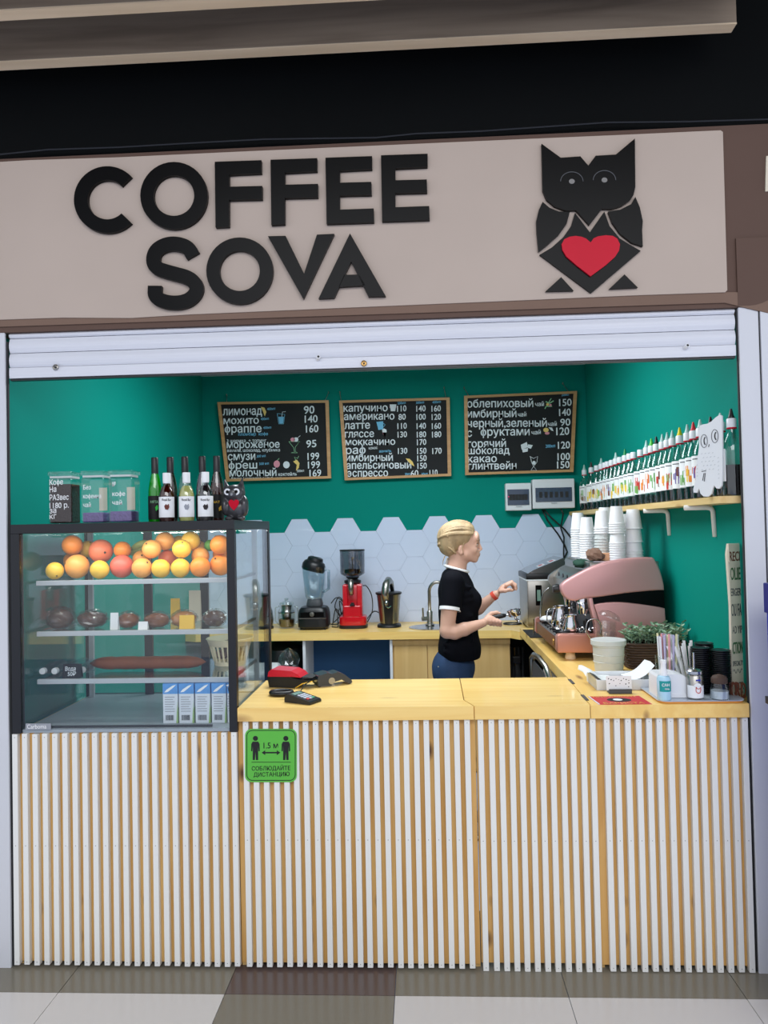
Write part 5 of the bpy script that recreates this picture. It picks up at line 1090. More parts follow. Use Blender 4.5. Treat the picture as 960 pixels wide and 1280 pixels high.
for k, y in enumerate(ys):
    x = 1.136 if k < N_-3 else 1.151; near = N_-1-k
    lb_ = 'syrup bottle with %s, %s from the near end of the wall shelf' % (word[capk[k]], ORD[near])
    t = thing('syrup_bottle', lb_, 'bottle', (x, y, SHZ), 'syrup bottles on the wall shelf')
    if base_parts is None:
        gb = mk('glass_body', MB().lathe(syr, (x, y, SHZ), 18, capt=False), 'teal_bottle', t, smooth=50)
        cp = mk('cap', MB().lathe([(.0165, .250), (.0175, .256), (.0175, .285), (.015, .288), (0, .289)], (x, y, SHZ), 14), 'white_plastic', t, smooth=40)
        rg = mk('neck_ring', MB().lathe([(.018, .249), (.018, .254)], (x, y, SHZ), 14), 'heart_red', t)
        lb2 = mk('paper_label', arcpatch((x, y, SHZ), .0366, PI*.62, PI*1.72, .055, .175, 12), 'paper_white', t, smooth=50)
        tx_ = mk('label_text', MB().add(*(lambda m: (m.v, m.f))(arcpatch((x, y, SHZ), .0369, PI*1.05, PI*1.42, .160, .164, 6))), 'dark_grey', t, smooth=50)
        base_parts = (gb, cp, rg, lb2, tx_)
        base_sy = {}
    else:
        for b in base_parts:
            if k >= N_-2 and b.name.startswith(('paper_label', 'label_text')): continue
            o = b.copy(); C.objects.link(o); o.parent = t
    level = rr.choice((.04, .05, .05, .07, .12, .16)) if k < N_-3 else .115
    mk('syrup', MB().lathe([(.0, .003), (.0335, .003), (.0345, .01), (.0345, level), (0, level)], (x, y, SHZ), 14), 'syrup_dark' if k % 3 else 'dark_drink', t, smooth=50)
    if k >= N_-2: mk('paper_label', arcpatch((x, y, SHZ), .0366, PI*.55, PI*1.16, .055, .175, 8), 'paper_white', t, smooth=50)
    for q in range(5 if k < N_-2 else 0):
        a = PI*rr.uniform(1.08, 1.42); z = rr.uniform(.075, .135); w_ = rr.uniform(.20, .36); h_ = rr.uniform(.016, .030)
        if q == 0: a, z, w_, h_ = PI*1.25, .10, .36, .034
        P_ = []
        for s in range(8):
            aa = a+w_*math.cos(2*PI*s/8)*(1 if s % 2 else .75); zz = z+h_*math.sin(2*PI*s/8)*(1 if s % 2 else .75)
            P_.append(Vector((x+.0371*math.cos(aa), y+.0371*math.sin(aa), SHZ+zz)))
        mk('fruit_print', MB().add(P_, [tuple(range(8))]), FC[pick[k][0] if q < 3 else pick[k][1]], t)
    if capk[k]: mk('pourer', MB().lathe([(.012, .288), (.012, .293), (.009, .300), (.0035, .324), (0, .325)], (x, y, SHZ), 12), 'pour_'+capk[k], t, smooth=40)
# white owl cut-out in front of the bottles
oc_ = Vector((1.10, .12, SHZ)); ang_ = math.radians(-52)
oo = thing('owl_cutout', 'white wooden owl cut-out leaning before the syrup bottles', 'decoration', oc_)
def ou(u, v, d=0):  # zoom coords of the photo crop -> on plate
    uu = (u-730)/70.0*.058; vv = (525-v)/437.0*.30
    dx = Vector((math.cos(ang_), math.sin(ang_), 0)); n_ = Vector((math.sin(ang_), -math.cos(ang_), 0))
    return Vector((1.076, .118, SHZ+.001))+dx*uu+Vector((0, 0, vv))+n_*(d)+Vector((0, 0, 0))
outl = [(692, 150), (697, 132), (712, 128), (735, 127), (755, 118), (775, 100), (795, 88), (806, 95), (805, 180), (803, 300), (800, 400), (795, 470), (783, 485), (768, 482), (760, 465), (752, 480), (745, 510), (728, 525), (705, 522), (690, 505), (685, 475), (672, 500), (656, 498), (655, 480), (668, 430), (668, 380), (680, 320), (690, 250)]
mk('plate', MB().prism([ou(*p) for p in outl], (ou(0, 0, .008)-ou(0, 0, 0))), 'white_paint', oo)
nn = (ou(0, 0, 1)-ou(0, 0, 0)).normalized()
for cx, cy in ((717, 220), (770, 200)):
    mk('eye_ring', MB().ribbon([ou(cx+18*math.cos(a)*.9, cy+36*math.sin(a), .0085) for a in [2*PI*i/16 for i in range(17)]], .0010, nn, .0006), 'dark_grey', oo)
    mk('eye', MB().ribbon([ou(cx+7+7*math.cos(a), cy+20*math.sin(a), .0085) for a in [PI*.5+PI*i/8 for i in range(9)]], .0022, nn, .0006), 'dark_line', oo)
for a_, b_ in (((742, 240), (738, 255)), ((700, 385), (722, 383)), ((712, 395), (704, 435)), ((718, 395), (712, 440))): mk('carved_line', MB().ribbon([ou(*a_, .0085), ou(*b_, .0085)], .0013, nn, .0006), 'dark_line', oo)
rr = random.Random(2)
for u, v in [(700+18*i+(j % 2)*8, 290+22*j) for j in range(5) for i in range(4)]+[(675, 350+20*j) for j in range(4)]+[(780, 320+22*j) for j in range(6)]:
    mk('carved_line', MB().ribbon([ou(u, v, .0085), ou(u+6, v-4, .0085)], .0007, nn, .0005), 'grey_rail', oo)

# ------------------------------------------------------------------ pink espresso machine
EY0, EY1 = .90, 1.63
es = thing('espresso_machine', 'pink espresso machine with a black band on the right worktop', 'espresso machine', (.90, 1.25, ZT))
def eu(x, y, Y=EY0):
    p = at(650+x*.2083, 690+y*.2083, Y=EY0); return Vector((p.x, Y, p.z))
upper = [(244, 225), (246, 205), (256, 190), (275, 174), (300, 158), (330, 141), (360, 125), (395, 107), (430, 91), (475, 74), (520, 60), (570, 49), (620, 41), (670, 36), (720, 33), (760, 32), (795, 33), (806, 38), (822, 66), (840, 102), (850, 134), (860, 170), (866, 200), (868, 230), (820, 231), (780, 234), (680, 243), (620, 250), (560, 259), (500, 268), (440, 275), (415, 276), (395, 279), (370, 286), (345, 292), (325, 295), (306, 293), (285, 285), (268, 270), (254, 250)]
lower = [(444, 316), (480, 308), (520, 303), (560, 301), (600, 301), (650, 305), (700, 311), (750, 318), (800, 325), (840, 332), (872, 340), (876, 400), (878, 500), (876, 608), (470, 608), (490, 560), (494, 500), (480, 430), (462, 370)]
colm = [(412, 277), (436, 276), (447, 330), (468, 400), (486, 450), (492, 500), (488, 520), (470, 535), (440, 535), (452, 495), (450, 440), (436, 390), (420, 330)]
trayb = [(222, 510), (228, 499), (240, 494), (470, 494), (480, 505), (480, 598), (470, 606), (232, 606), (222, 596)]
band = [(436, 280), (500, 269), (560, 260), (620, 251), (680, 244), (780, 235), (868, 231), (872, 338), (840, 331), (750, 317), (700, 310), (650, 304), (600, 300), (560, 300), (520, 302), (446, 315)]
def plate3(P, y, th, m_, nm, bev=.008):
    b = bmesh.new(); vs = [b.verts.new(eu(a, c_, y)) for a, c_ in P]; vs2 = [b.verts.new(eu(a, c_, y+th)) for a, c_ in P]; n = len(P)
    f1 = b.faces.new(vs); b.faces.new(vs2[::-1]); [b.faces.new((vs[i], vs2[i], vs2[(i+1) % n], vs[(i+1) % n])) for i in range(n)]
    bmesh.ops.recalc_face_normals(b, faces=b.faces)
    if bev: bmesh.ops.bevel(b, geom=[e for e in f1.edges], offset=bev, segments=4, profile=.5, affect='EDGES')
    mb = MB(); mb.v = [tuple(v.co) for v in b.verts]; b.verts.index_update(); mb.f = [tuple(v.index for v in f.verts) for f in b.faces]; b.free()
    return mk(nm, mb, m_, es, smooth=40)
for s, (y, th) in enumerate(((EY0, .045), (EY1-.04, .04))):
    plate3(upper if s == 0 else [(max(a, 620-.9*0) if 0 else a+70 if a < 420 else a, b_) for a, b_ in upper], y, th, 'pink_metal' if s == 0 else 'brushed', 'side_wing', .010 if s == 0 else 0)
    plate3(lower, y+.004, th-.004, 'pink_metal', 'side_panel', .005 if s == 0 else 0)
    plate3(colm, y-.002, th, 'pink_metal', 'side_column', .005 if s == 0 else 0)
    plate3(trayb, y, th, 'pink_front', 'tray_end', .006 if s == 0 else 0)
plate3(band, EY0+.012, .03, 'black_gloss', 'black_band', 0)
def ex(px): return eu(px, 300).x
def ez(py, px=500): return eu(px, py).z
ya, yb_ = EY0+.045, EY1-.04
mk('boiler_housing', MB().bb(.86, 1.14, ya, yb_, .995, ez(300), bev=.004).bb(.80, 1.135, ya, yb_, ez(300), ez(60, 700), bev=.01), 'brushed', es)
mk('front_hood', MB().prism([Vector((x, ya, z)) for x, z in ((ex(262)+.075, ez(262)), (ex(256)+.075, ez(200)), (ex(300)+.07, ez(150)), (ex(430)+.03, ez(98)), (ex(430)+.03, ez(240)), (ex(320)+.07, ez(286)))], (0, yb_-ya, 0)), 'brushed', es)
mk('cup_tray', MB().bb(.82, 1.10, ya, yb_, ez(60, 700), ez(54, 700)), 'steel', es)
mk('back_splash', MB().bb(.835, .858, ya, yb_, 1.05, ez(300)), 'dark_grey', es)
TX0 = ex(224)+.002
mk('drip_tray', MB().bb(TX0, .86, ya, yb_, .992, 1.058, bev=.004), 'brushed', es)
mk('tray_front', MB().bb(TX0-.004, TX0, ya, yb_, .998, 1.056), 'copper_letter', es)
mk('front_badge', MB().lathe([(.018, 0), (.016, .003), (0, .003)], (TX0-.005, 1.02, 1.027), 18, rot=Matrix.Rotation(-PI/2, 3, 'Y')), mat('badge_gold', (196, 150, 80), .3, metal=.8), es)
for k in range(15): y = ya+.02+k*(yb_-ya-.04)/14; mk('grille_bar', MB().bb(TX0+.012, .85, y-.006, y+.006, 1.058, 1.064), 'chrome' if k % 2 else 'black_plastic', es)
for x in (.70, 1.08):
    for y in (.955, 1.57): mk('foot', MB().lathe([(.024, .0), (.026, .006), (.020, .04), (.022, .042)], (x, y, ZT+.0005), 16), 'soffit_wood_lit' if x < .8 else 'black_plastic', es, smooth=40)
for gy_ in (1.10, 1.42):
    gh = mk('group_head', MB().lathe([(.034, 0), (.036, .01), (.036, .05), (.045, .06), (.045, .10)], (.80, gy_, 1.155), 20), 'chrome', es, smooth=40)
    mk('group_arm', MB().bb(.80, .86, gy_-.03, gy_+.03, 1.20, 1.26, bev=.008), 'chrome', gh)
for gy_, s in ((1.42, 1),):
    pf = mk('portafilter', MB().lathe([(.034, 0), (.036, .006), (.036, .026), (.030, .03)], (.80, gy_, 1.126), 20), 'chrome', es, smooth=40)
    mk('handle', MB().tube([(.765, gy_, 1.14), (.725, gy_-.02, 1.137), (.655, gy_-.05, 1.128)], [.008, .013, .015], 10), 'black_plastic', pf, smooth=True)
for k in range(4): mk('brew_button', MB().lathe([(.011, 0), (.010, .006), (0, .006)], (ex(262)+.072, 1.05+.12*k, 1.335), 12, rot=Matrix.Rotation(-PI/2, 3, 'Y')), 'black_plastic', es, smooth=40)
def curve3(P, n=6):
    Q = [Vector(p) for p in P]; T_ = []
    for a, b, c, d in zip([Q[0]]+Q, Q, Q[1:], Q[2:]+[Q[-1]]):
        for k in range(n):
            u = k/n; T_.append(.5*((2*b)+(c-a)*u+(2*a-5*b+4*c-d)*u*u+(3*b-a-3*c+d)*u**3))
    return T_+[Q[-1]]
wd_ = [at(680, 752, Y=1.5), at(681, 745, Y=1.5), at(690, 741, Y=1.5), at(697, 745, Y=1.5)]
mk('steam_wand', MB().tube(curve3([(.70, 1.54, 1.25), (.67, 1.55, 1.22), (.655, 1.56, 1.15), (.650, 1.56, 1.08)]), .0045, 8), 'steel', es, smooth=True)
mk('steam_wand', MB().tube(curve3([(.80, .935, 1.20), (.775, .91, 1.19), (.76, .88, 1.17)]), .0045, 8), 'steel', es, smooth=True)
lp = [at(650+a*.2083, 690+b*.2083, Y=.885) for a, b in ((480, 500), (487, 450), (470, 412), (440, 402), (410, 415), (398, 445), (400, 480), (430, 530), (445, 545))]
mk('steam_wand', MB().tube(curve3(lp), .0032, 8), 'steel', es, smooth=True)
# gauge and mixing things inside
mk('black_knob', MB().lathe([(.022, 0), (.024, .01), (.018, .03), (0, .032)], (ex(248), .955, ez(225, 300)), 14, rot=Matrix.Rotation(-PI/2, 3, 'Y')), 'black_plastic', es, smooth=40)
# pitchers on the drip tray
def pitcher(label, x, y, z, s=1.0):
    t = thing('milk_pitcher', label, 'pitcher', (x, y, z)); mk('body', MB().lathe([(.034*s, .0006), (.037*s, .004), (.037*s, .045*s), (.028*s, .075*s), (.030*s, .09*s)], (x, y, z), 20, capt=False), 'chrome', t, smooth=50)
    mk('handle', MB().tube(curve3([(x-.028*s, y-.012, z+.08*s), (x-.052*s, y-.02, z+.075*s), (x-.056*s, y-.02, z+.035*s), (x-.036*s, y-.012, z+.015*s)]), .0035, 8), 'chrome', t, smooth=True); return t
pitcher('shiny steel milk pitcher nearest the camera on the drip tray', .715, 1.00, 1.0655, 1.05)
pitcher('steel milk pitcher behind the nearer one on the drip tray', .705, 1.22, 1.0655, 1.3)
t = thing('coffee_tamper', 'small dark tamper standing on the drip tray by the pitchers', 'tamper', (.79, 1.0, 1.0655)); mk('base', MB().lathe([(.026, .0006), (.028, .003), (.028, .014), (.010, .022)], (.79, 1.0, 1.0655), 16), 'chrome', t, smooth=40); mk('handle', MB().lathe([(.010, .022), (.016, .05), (.017, .065), (0, .075)], (.79, 1.0, 1.0655), 14), 'black_plastic', t, smooth=40)
mk('knock_bar', MB().tube([(.640, .985, 1.078), (.70, .957, 1.078)], .0115, 10), 'black_plastic', smooth=True, label='short black rubber bar lying at the near end of the drip tray', cat='bar')
for k, (x, y) in enumerate(((.785, .962), (.815, .975), (.80, 1.045), (.775, 1.06), (.82, 1.04))):
    mk('steel_basket', MB().lathe([(.014, .0006), (.018, .022), (.020, .024)], (x, y, 1.0655), 14, capt=False), 'chrome', smooth=40, label='small steel filter basket on the drip tray, ' + ['closest to the pink end', 'next to the pink column', 'behind the closest one', 'by the tamper', 'farthest back against the splash'][k], cat='filter basket', group='filter baskets on the drip tray')
mk('white_cloth', crumple((.685, 1.50, 1.083), (.045, .06, .016), 18, 8, .35, 31), 'white_cloth', smooth=True, label='folded white cloth on the far end of the drip tray', cat='cloth')
# silver ice maker on the back worktop
im = thing('ice_maker', 'silver ice maker with a slanted lid behind the pink machine', 'ice maker', (.80, 2.35, ZB))
ix0, ix1, iy0, iy1 = .660, .90, 2.17, 2.56
mk('body', MB().bb(ix0, ix1, iy0, iy1, ZB+.018, ZB+.325, bev=.012), 'brushed', im, smooth=40)
mk('top_band', MB().bb(ix0-.004, ix1+.004, iy0-.004, iy1+.004, ZB+.325, ZB+.365, bev=.008), 'black_plastic', im, smooth=40)
mk('white_seam', MB().bb(ix0-.002, ix1+.002, iy0-.002, iy1+.002, ZB+.318, ZB+.327), 'white_plastic', im)
mk('lid', MB().prism([Vector((x, iy0+.004, z)) for x, z in ((ix0+.01, ZB+.366), (ix0+.05, ZB+.39), (ix0+.24, ZB+.462), (ix1+.02, ZB+.455), (ix1, ZB+.366))], (0, iy1-iy0-.01, 0)), 'steel', im)
mk('control_panel', MB().bb(ix0+.055, ix0+.095, iy0-.004, iy0+.004, ZB+.16, ZB+.29, bev=.003), 'black_gloss', im)
mk('panel_display', MB().bb(ix0+.064, ix0+.086, iy0-.0052, iy0-.0042, ZB+.19, ZB+.26), 'lcd', im)
dirl = (Vector((ix0+.24, 0, ZB+.462))-Vector((ix0+.05, 0, ZB+.39))).normalized()
for k in range(2):
    b0 = Vector((ix0+.085+.07*k, iy0+.05, ZB+.4035+.0265*k)); mk('sticker', MB().prism([b0, b0+dirl*.045, b0+dirl*.045+Vector((0, .11, 0)), b0+Vector((0, .11, 0))], (-.0004, 0, .0012)), 'white_paint', im)
    b1 = b0+dirl*.008+Vector((-.0006, .02, .0016)); mk('sticker_print', MB().prism([b1, b1+dirl*.026, b1+dirl*.026+Vector((0, .06, 0)), b1+Vector((0, .06, 0))], (-.0002, 0, .0006)), 'heart_red', im)
for x in (ix0+.03, ix1-.03):
    for y in (iy0+.03, iy1-.03): mk('foot', MB().lathe([(.016, .0006), (.014, .019)], (x, y, ZB), 12), 'black_plastic', im)
mk('black_mat', MB().prism([Vector((x, y, ZT)) for x, y in ((.606, 1.66), (.80, 1.66), (.80, 2.0), (.606, 2.0))], (0, 0, .005)), 'black_matte', label='black rubber mat on the worktop beyond the pink machine', cat='mat')
mk('cup_holder_clip', MB().tube([(.64, 1.75, ZT+.006), (.64, 1.75, ZT+.10)], .004, 8), 'chrome', label='thin chrome pin standing on the black mat', cat='pin')

# ------------------------------------------------------------------ stacks of cups on the machine
CZ = ez(54, 700)+.0005
cupm = {}
def cup(x, y, z, label, group, kind='w', s=1.0, first=False):
    key = (kind, s)
    if key not in cupm:
        o = mk('paper_cup' if kind == 'w' else 'plastic_cup', MB().lathe([(.0385*s, 0), (.0415*s, .001), (.0415*s, .005), (.039*s, .0065), (.0285*s, .092*s), (.0265*s, .092*s), (.0265*s, .086*s), (0, .086*s)], (0, 0, 0), 20, capb=False), 'cup_white' if kind == 'w' else 'milky_plastic', smooth=40, origin=(0, 0, 0)); cupm[key] = o
    else: o = cupm[key].copy(); C.objects.link(o)
    o.location = (x, y, z); o['label'] = label; o['category'] = 'cup'; o['group'] = group; return o
stacks = [('the leftmost stack on the machine', .862, 1.50, 1.02, [('w', .0125*k) for k in range(13)]+[]),
          ('the second stack from the left', .872, 1.32, 1.0, [('w', .0125*k) for k in range(11)]),
          ('the half clear middle stack', .915, 1.16, 1.0, [('c', .0145*k) for k in range(8)]+[('w', .0145*7+.028+.0125*k) for k in range(3)]),
          ('the tallest stack on the machine', .957, 1.03, .96, [('w', .0115*k) for k in range(8)]+[('w', .0115*7+.05+.0115*k) for k in range(5)]),
          ('the stack behind the tallest one', .972, 1.34, 1.0, [('w', .0125*k) for k in range(15)]),
          ('the right-hand stack on the machine', 1.043, 1.05, 1.06, [('w', .013*k) for k in range(4)]+[('w', .013*3+.046), ('w', .013*3+.046+.066)]),
          ('the stack behind the right-hand one', 1.062, 1.30, 1.0, [('w', .0125*k) for k in range(12)])]
for nm, x, y, s, L in stacks:
    top_ = max(dz for _, dz in L)
    for q_, (kd, dz) in enumerate(L):
        n_ = len(L)-1-q_; pos_ = 'topmost' if n_ == 0 else 'lowest' if q_ == 0 else ORD[n_]+' from the top'
        cup(x, y, CZ+dz, ('white paper cup, ' if kd == 'w' else 'clear plastic cup, ')+pos_+' in '+nm, 'cups in '+nm, kd, s)
mk('cup_carton', MB().lathe([(.040, .0), (.040, .034)], (.905, 1.075, CZ), 20), 'pour_lime' if 0 else mat('peach', (226, 170, 130), .5), smooth=40, label='peach coloured tub on the machine in front of the clear cups', cat='tub')
mk('paper_bag', crumple((.845, 1.02, CZ+.026), (.042, .05, .036), 12, 8, .4, 12, .7), 'brown_paper', label='small crumpled brown paper bag on the machine edge', cat='bag')
mk('green_cloth', crumple((.80, 1.14, ez(95, 430)+.01), (.040, .08, .022), 16, 8, .4, 14), 'green_cloth', smooth=True, label='dark green cloth dropped over the machine front', cat='cloth')

# ------------------------------------------------------------------ right worktop: tub, basket, tray, napkins
t = thing('plastic_tub', 'white translucent plastic tub behind the napkin tray', 'tub', (.805, .60, ZT))
tb = at(766, 843, Z=ZT); tx0, ty0 = tb.x+.000, .62
mk('body', MB().lathe([(.056, .0006), (.060, .004), (.066, .07), (.0675, .11), (.070, .112), (.0705, .120)], (tx0, ty0, ZT), 32, capt=False), 'milky_plastic', t, smooth=40)
mk('inner_wall', MB().lathe([(.054, .003), (.064, .11)], (tx0, ty0, ZT), 32, capt=False), 'white_plastic', t, smooth=50)
mk('rim', MB().lathe([(.0705, .118), (.076, .120), (.076, .140), (.072, .142), (.066, .141), (.0, .139)], (tx0, ty0, ZT), 32), 'milky_plastic', t, smooth=40)
for z in (.045, .075): mk('rib', MB().lathe([(.0645+z*.03, z), (.0660+z*.03, z+.001), (.0645+z*.03, z+.003)], (tx0, ty0, ZT), 32, capb=False, capt=False), 'milky_plastic', t, smooth=40)
for k in range(3):
    mk('clear_cup', MB().lathe([(.040, 0), (.043, .002), (.050, .085), (.052, .088)], (.835, .80, ZT+.006+.052*k), 24, capt=False, capb=(k == 0)), 'clear_plastic', smooth=40, label='clear plastic cup, %s of the small stack behind the white tub' % ['lowest', 'middle one', 'topmost'][k], cat='cup', group='clear cups behind the tub')
mk('dome_cover', MB().lathe([(.053, 0), (.053, .006), (.040, .022), (.018, .030), (0, .031)], (.853, .80, ZT+.214), 24, rot=Matrix.Rotation(math.radians(22), 3, 'Y')), 'clear_plastic', smooth=40, label='clear domed lid tilted on the stack of clear cups', cat='lid')
# wicker basket with greenery
wb_ = thing('wicker_basket', 'dark wicker planter basket of small pale green leaves', 'basket', (1.01, .70, ZT)); wx, wy = 1.025, .715
def sq(a, rx, ry, e=4): f = (abs(math.cos(a))**e+abs(math.sin(a))**e)**(-1/e); return (wx+rx*f*math.cos(a), wy+ry*f*math.sin(a))
for r_ in range(10):
    P_ = []
    for k in range(73):
        a = 2*PI*k/72; g_ = 1+.018*math.sin(a*18+PI*(r_ % 2)); rx, ry = (.120+.0016*r_)*g_, (.062+.0012*r_)*(1+.03*math.sin(a*18+PI*(r_ % 2))); x, y = sq(a, rx, ry); P_.append((x, y, ZT+.008+.0115*r_))
    mk('weave_strand', MB().tube(P_, .0062, 5, cap=False), 'wicker', wb_, smooth=True)
for k in range(18):
    a = 2*PI*(k+.5)/18; x, y = sq(a, .119, .0615); x2, y2 = sq(a, .135, .073); mk('stake', MB().tube([(x, y, ZT+.001), (x2, y2, ZT+.122)], .003, 5), 'wicker', wb_)
mk('soil', MB().bb(wx-.11, wx+.11, wy-.05, wy+.05, ZT+.01, ZT+.10), 'coffee_beans', wb_)
m = MB(); ms = MB(); rr = random.Random(9)
for s in range(70):
    x, y = wx+rr.uniform(-.115, .115), wy+rr.uniform(-.05, .05); b0 = Vector((x, y, ZT+.10)); dirv = Vector(((x-wx)*2.2+rr.uniform(-.25, .25), (y-wy)*6+rr.uniform(-.35, .35), 1)).normalized(); L_ = rr.uniform(.045, .10)
    tip = b0+dirv*L_; ms.tube([b0, tip], .0012, 4)
    for k in range(8):
        p = b0+dirv*(L_*(.3+.7*k/7)); a = k*2.4+rr.random(); o_ = Vector((math.cos(a), math.sin(a), rr.uniform(.1, .9))).normalized(); sd = o_.cross(Vector((0, 0, 1))).normalized(); l = rr.uniform(.022, .036); w_ = l*.30; up_ = o_.cross(sd)*.0025
        m.add([p, p+o_*l*.35+sd*w_, p+o_*l*.75+sd*w_*.8, p+o_*l, p+o_*l*.75-sd*w_*.8, p+o_*l*.35-sd*w_, p+o_*l*.5+up_], [(0, 1, 6), (1, 2, 6), (2, 3, 6), (3, 4, 6), (4, 5, 6), (5, 0, 6)])
mk('stems', ms, 'leaf', wb_, kind='stuff'); mk('foliage', m, 'leaf', wb_, kind='stuff')
# napkin tray with paper napkins
nt = thing('napkin_tray', 'white rectangular tray holding paper napkins beside the flap', 'tray', (.76, .30, ZT))
nx0, nx1, ny0, ny1 = .665, .895, .235, .42
mk('tray_base', MB().bb(nx0, nx1, ny0, ny1, ZT+.0006, ZT+.005), 'white_paint', nt)
for a in ((nx0, nx1, ny0, ny0+.006), (nx0, nx1, ny1-.006, ny1), (nx0, nx0+.006, ny0+.006, ny1-.006), (nx1-.006, nx1, ny0+.006, ny1-.006)): mk('tray_wall', MB().bb(*a, ZT+.005, ZT+.040, bev=.001), 'white_paint', nt)
def napk(label, P, w0, w1):
    m = MB(); n = len(P); vs = []; 
    for i, p in enumerate(P): vs += [Vector((p[0], w0, p[1])), Vector((p[0]+.004, (w0+w1)/2, p[1]+.004)), Vector((p[0], w1, p[1]))]
    fs = [(i*3+j, i*3+j+1, i*3+j+4, i*3+j+3) for i in range(n-1) for j in range(2)]
    vs2 = [v+Vector((0, 0, .0015)) for v in vs]; N2 = len(vs); m.add(vs+vs2, fs+[tuple(q+N2 for q in f)[::-1] for f in fs]); return mk('paper_napkin', m, 'paper_white', smooth=True, label=label, cat='napkin', group='napkins in the tray')
napk('white napkin curling up over the left end of the tray', [(.628, ZT+.050), (.632, ZT+.066), (.645, ZT+.066), (.660, ZT+.058), (.685, ZT+.038), (.71, ZT+.026), (.75, ZT+.024)], .25, .41)
napk('white napkin rising at the right end of the tray', [(.80, ZT+.026), (.84, ZT+.036), (.865, ZT+.050), (.882, ZT+.066), (.900, ZT+.086)], .27, .41)
napk('flat white napkin lying in the middle of the tray', [(.70, ZT+.014), (.75, ZT+.016), (.80, ZT+.015), (.86, ZT+.017)], .25, .40)
# small card in a holder
hc = thing('card_holder', 'small white dotted card in a grey holder before the napkin tray', 'card holder', (.737, .19, ZT))
cx0, cx1 = .690, .786
mk('holder', MB().bb(cx0+.006, cx1-.004, .165, .205, ZT+.0006, ZT+.010, bev=.002).bb(cx0+.006, cx1-.004, .165, .170, ZT+.009, ZT+.018), 'dark_grey', hc)
mk('card', MB().prism([(cx0, .180, ZT+.011), (cx1, .180, ZT+.011), (cx1+.001, .190, ZT+.064), (cx0+.001, .190, ZT+.064)], (0, .0015, 0)), 'paper_white', hc)
m = MB(); rr = random.Random(6)
for x, z in [(cx0+.010+.0095*i, ZT+.054-.0035*(i % 3)) for i in range(9)]+[(cx0+.012, ZT+.036), (cx0+.052, ZT+.036), (cx0+.074, ZT+.034), (cx0+.086, ZT+.038), (cx0+.036, ZT+.028), (cx0+.084, ZT+.024)]:
    yy = .180+(z-ZT-.011)*.19-.0006; r_ = rr.uniform(.0014, .0026); m.add([Vector((x+r_*math.cos(a), yy, z+r_*math.sin(a))) for a in [2*PI*k/7 for k in range(7)]], [tuple(range(7))])
mk('dots', m, 'black_matte', hc, kind='stuff')
# red poster lying flat
rp = thing('menu_sheet', 'red menu sheet lying flat at the front worktop edge', 'sheet', (.70, .06, ZT))
quad = [Vector((.617, -.008, ZT+.0004)), Vector((.806, -.008, ZT+.0004)), Vector((.797, .128, ZT+.0004)), Vector((.607, .125, ZT+.0004))]
mk('paper', MB().prism(quad, (0, 0, .0008)), 'poster_red', rp)
def onq(u, v): a = quad[0].lerp(quad[1], u); b = quad[3].lerp(quad[2], u); return a.lerp(b, v)+Vector((0, 0, .0010))
mk('picture', MB().prism([onq(.5+.23*math.cos(a), .52+.24*math.sin(a)) for a in [2*PI*i/20 for i in range(20)]], (0, 0, .0002)), 'black_matte', rp)
mk('picture_cup', MB().prism([onq(.48+.09*math.cos(a), .54+.12*math.sin(a)) for a in [2*PI*i/14 for i in range(14)]], (0, 0, .0005)), 'paper_white', rp)
m = MB(); add_text(m, 'БАРИСТА', onq(.12, .05), onq(.88, .05), .034, (0, 1, 0)); mk('lettering', m, 'poster_gold', rp, kind='stuff')
m = MB(); add_text(m, 'ПРИГЛАШАЕМ', onq(.08, .84), onq(.90, .84), .022, (0, 1, 0)); mk('lettering', m, 'poster_gold', rp, kind='stuff')
mk('border', MB().prism([onq(.0, .0), onq(.03, .0), onq(.03, 1), onq(0, 1)], (0, 0, .0002)), 'white_paint', rp)
# serving tray on the right
st = thing('serving_tray', 'silver serving tray with an orange edge at the right', 'tray', (.98, .15, ZT))
def rr_poly(x0, x1, y0, y1, r, z, n=5):
    P = []
    for cx, cy, a in ((x1-r, y0+r, -PI/2), (x1-r, y1-r, 0), (x0+r, y1-r, PI/2), (x0+r, y0+r, PI)): P += [Vector((cx+r*math.cos(a+PI/2*i/n), cy+r*math.sin(a+PI/2*i/n), z)) for i in range(n+1)]
    return P
mk('orange_body', MB().prism(rr_poly(.838, 1.136, -.002, .30, .03, ZT+.0006), (0, 0, .007)), 'orange_plastic', st)
mk('silver_surface', MB().prism(rr_poly(.832, 1.140, -.006, .306, .034, ZT+.0076), (0, 0, .003)), mat('tray_silver', (196, 204, 214), .3, metal=.3), st)
ZS = ZT+.0108
# white napkin dispenser
nd = thing('napkin_dispenser', 'white rounded napkin dispenser on the serving tray', 'dispenser', (.90, .10, ZS))
pr_ = [(.826, 0), (.826, .075), (.832, .084), (.90, .084), (.925, .078), (.945, .060), (.958, .035), (.962, .010), (.962, 0)]
mk('housing', MB().prism([Vector((x+.014, .045, ZS+.0006+z)) for x, z in pr_], (0, .10, 0)), 'white_plastic', nd); mk('front_lip', MB().bb(.846, .97, .040, .045, ZS+.001, ZS+.012), 'white_plastic', nd)
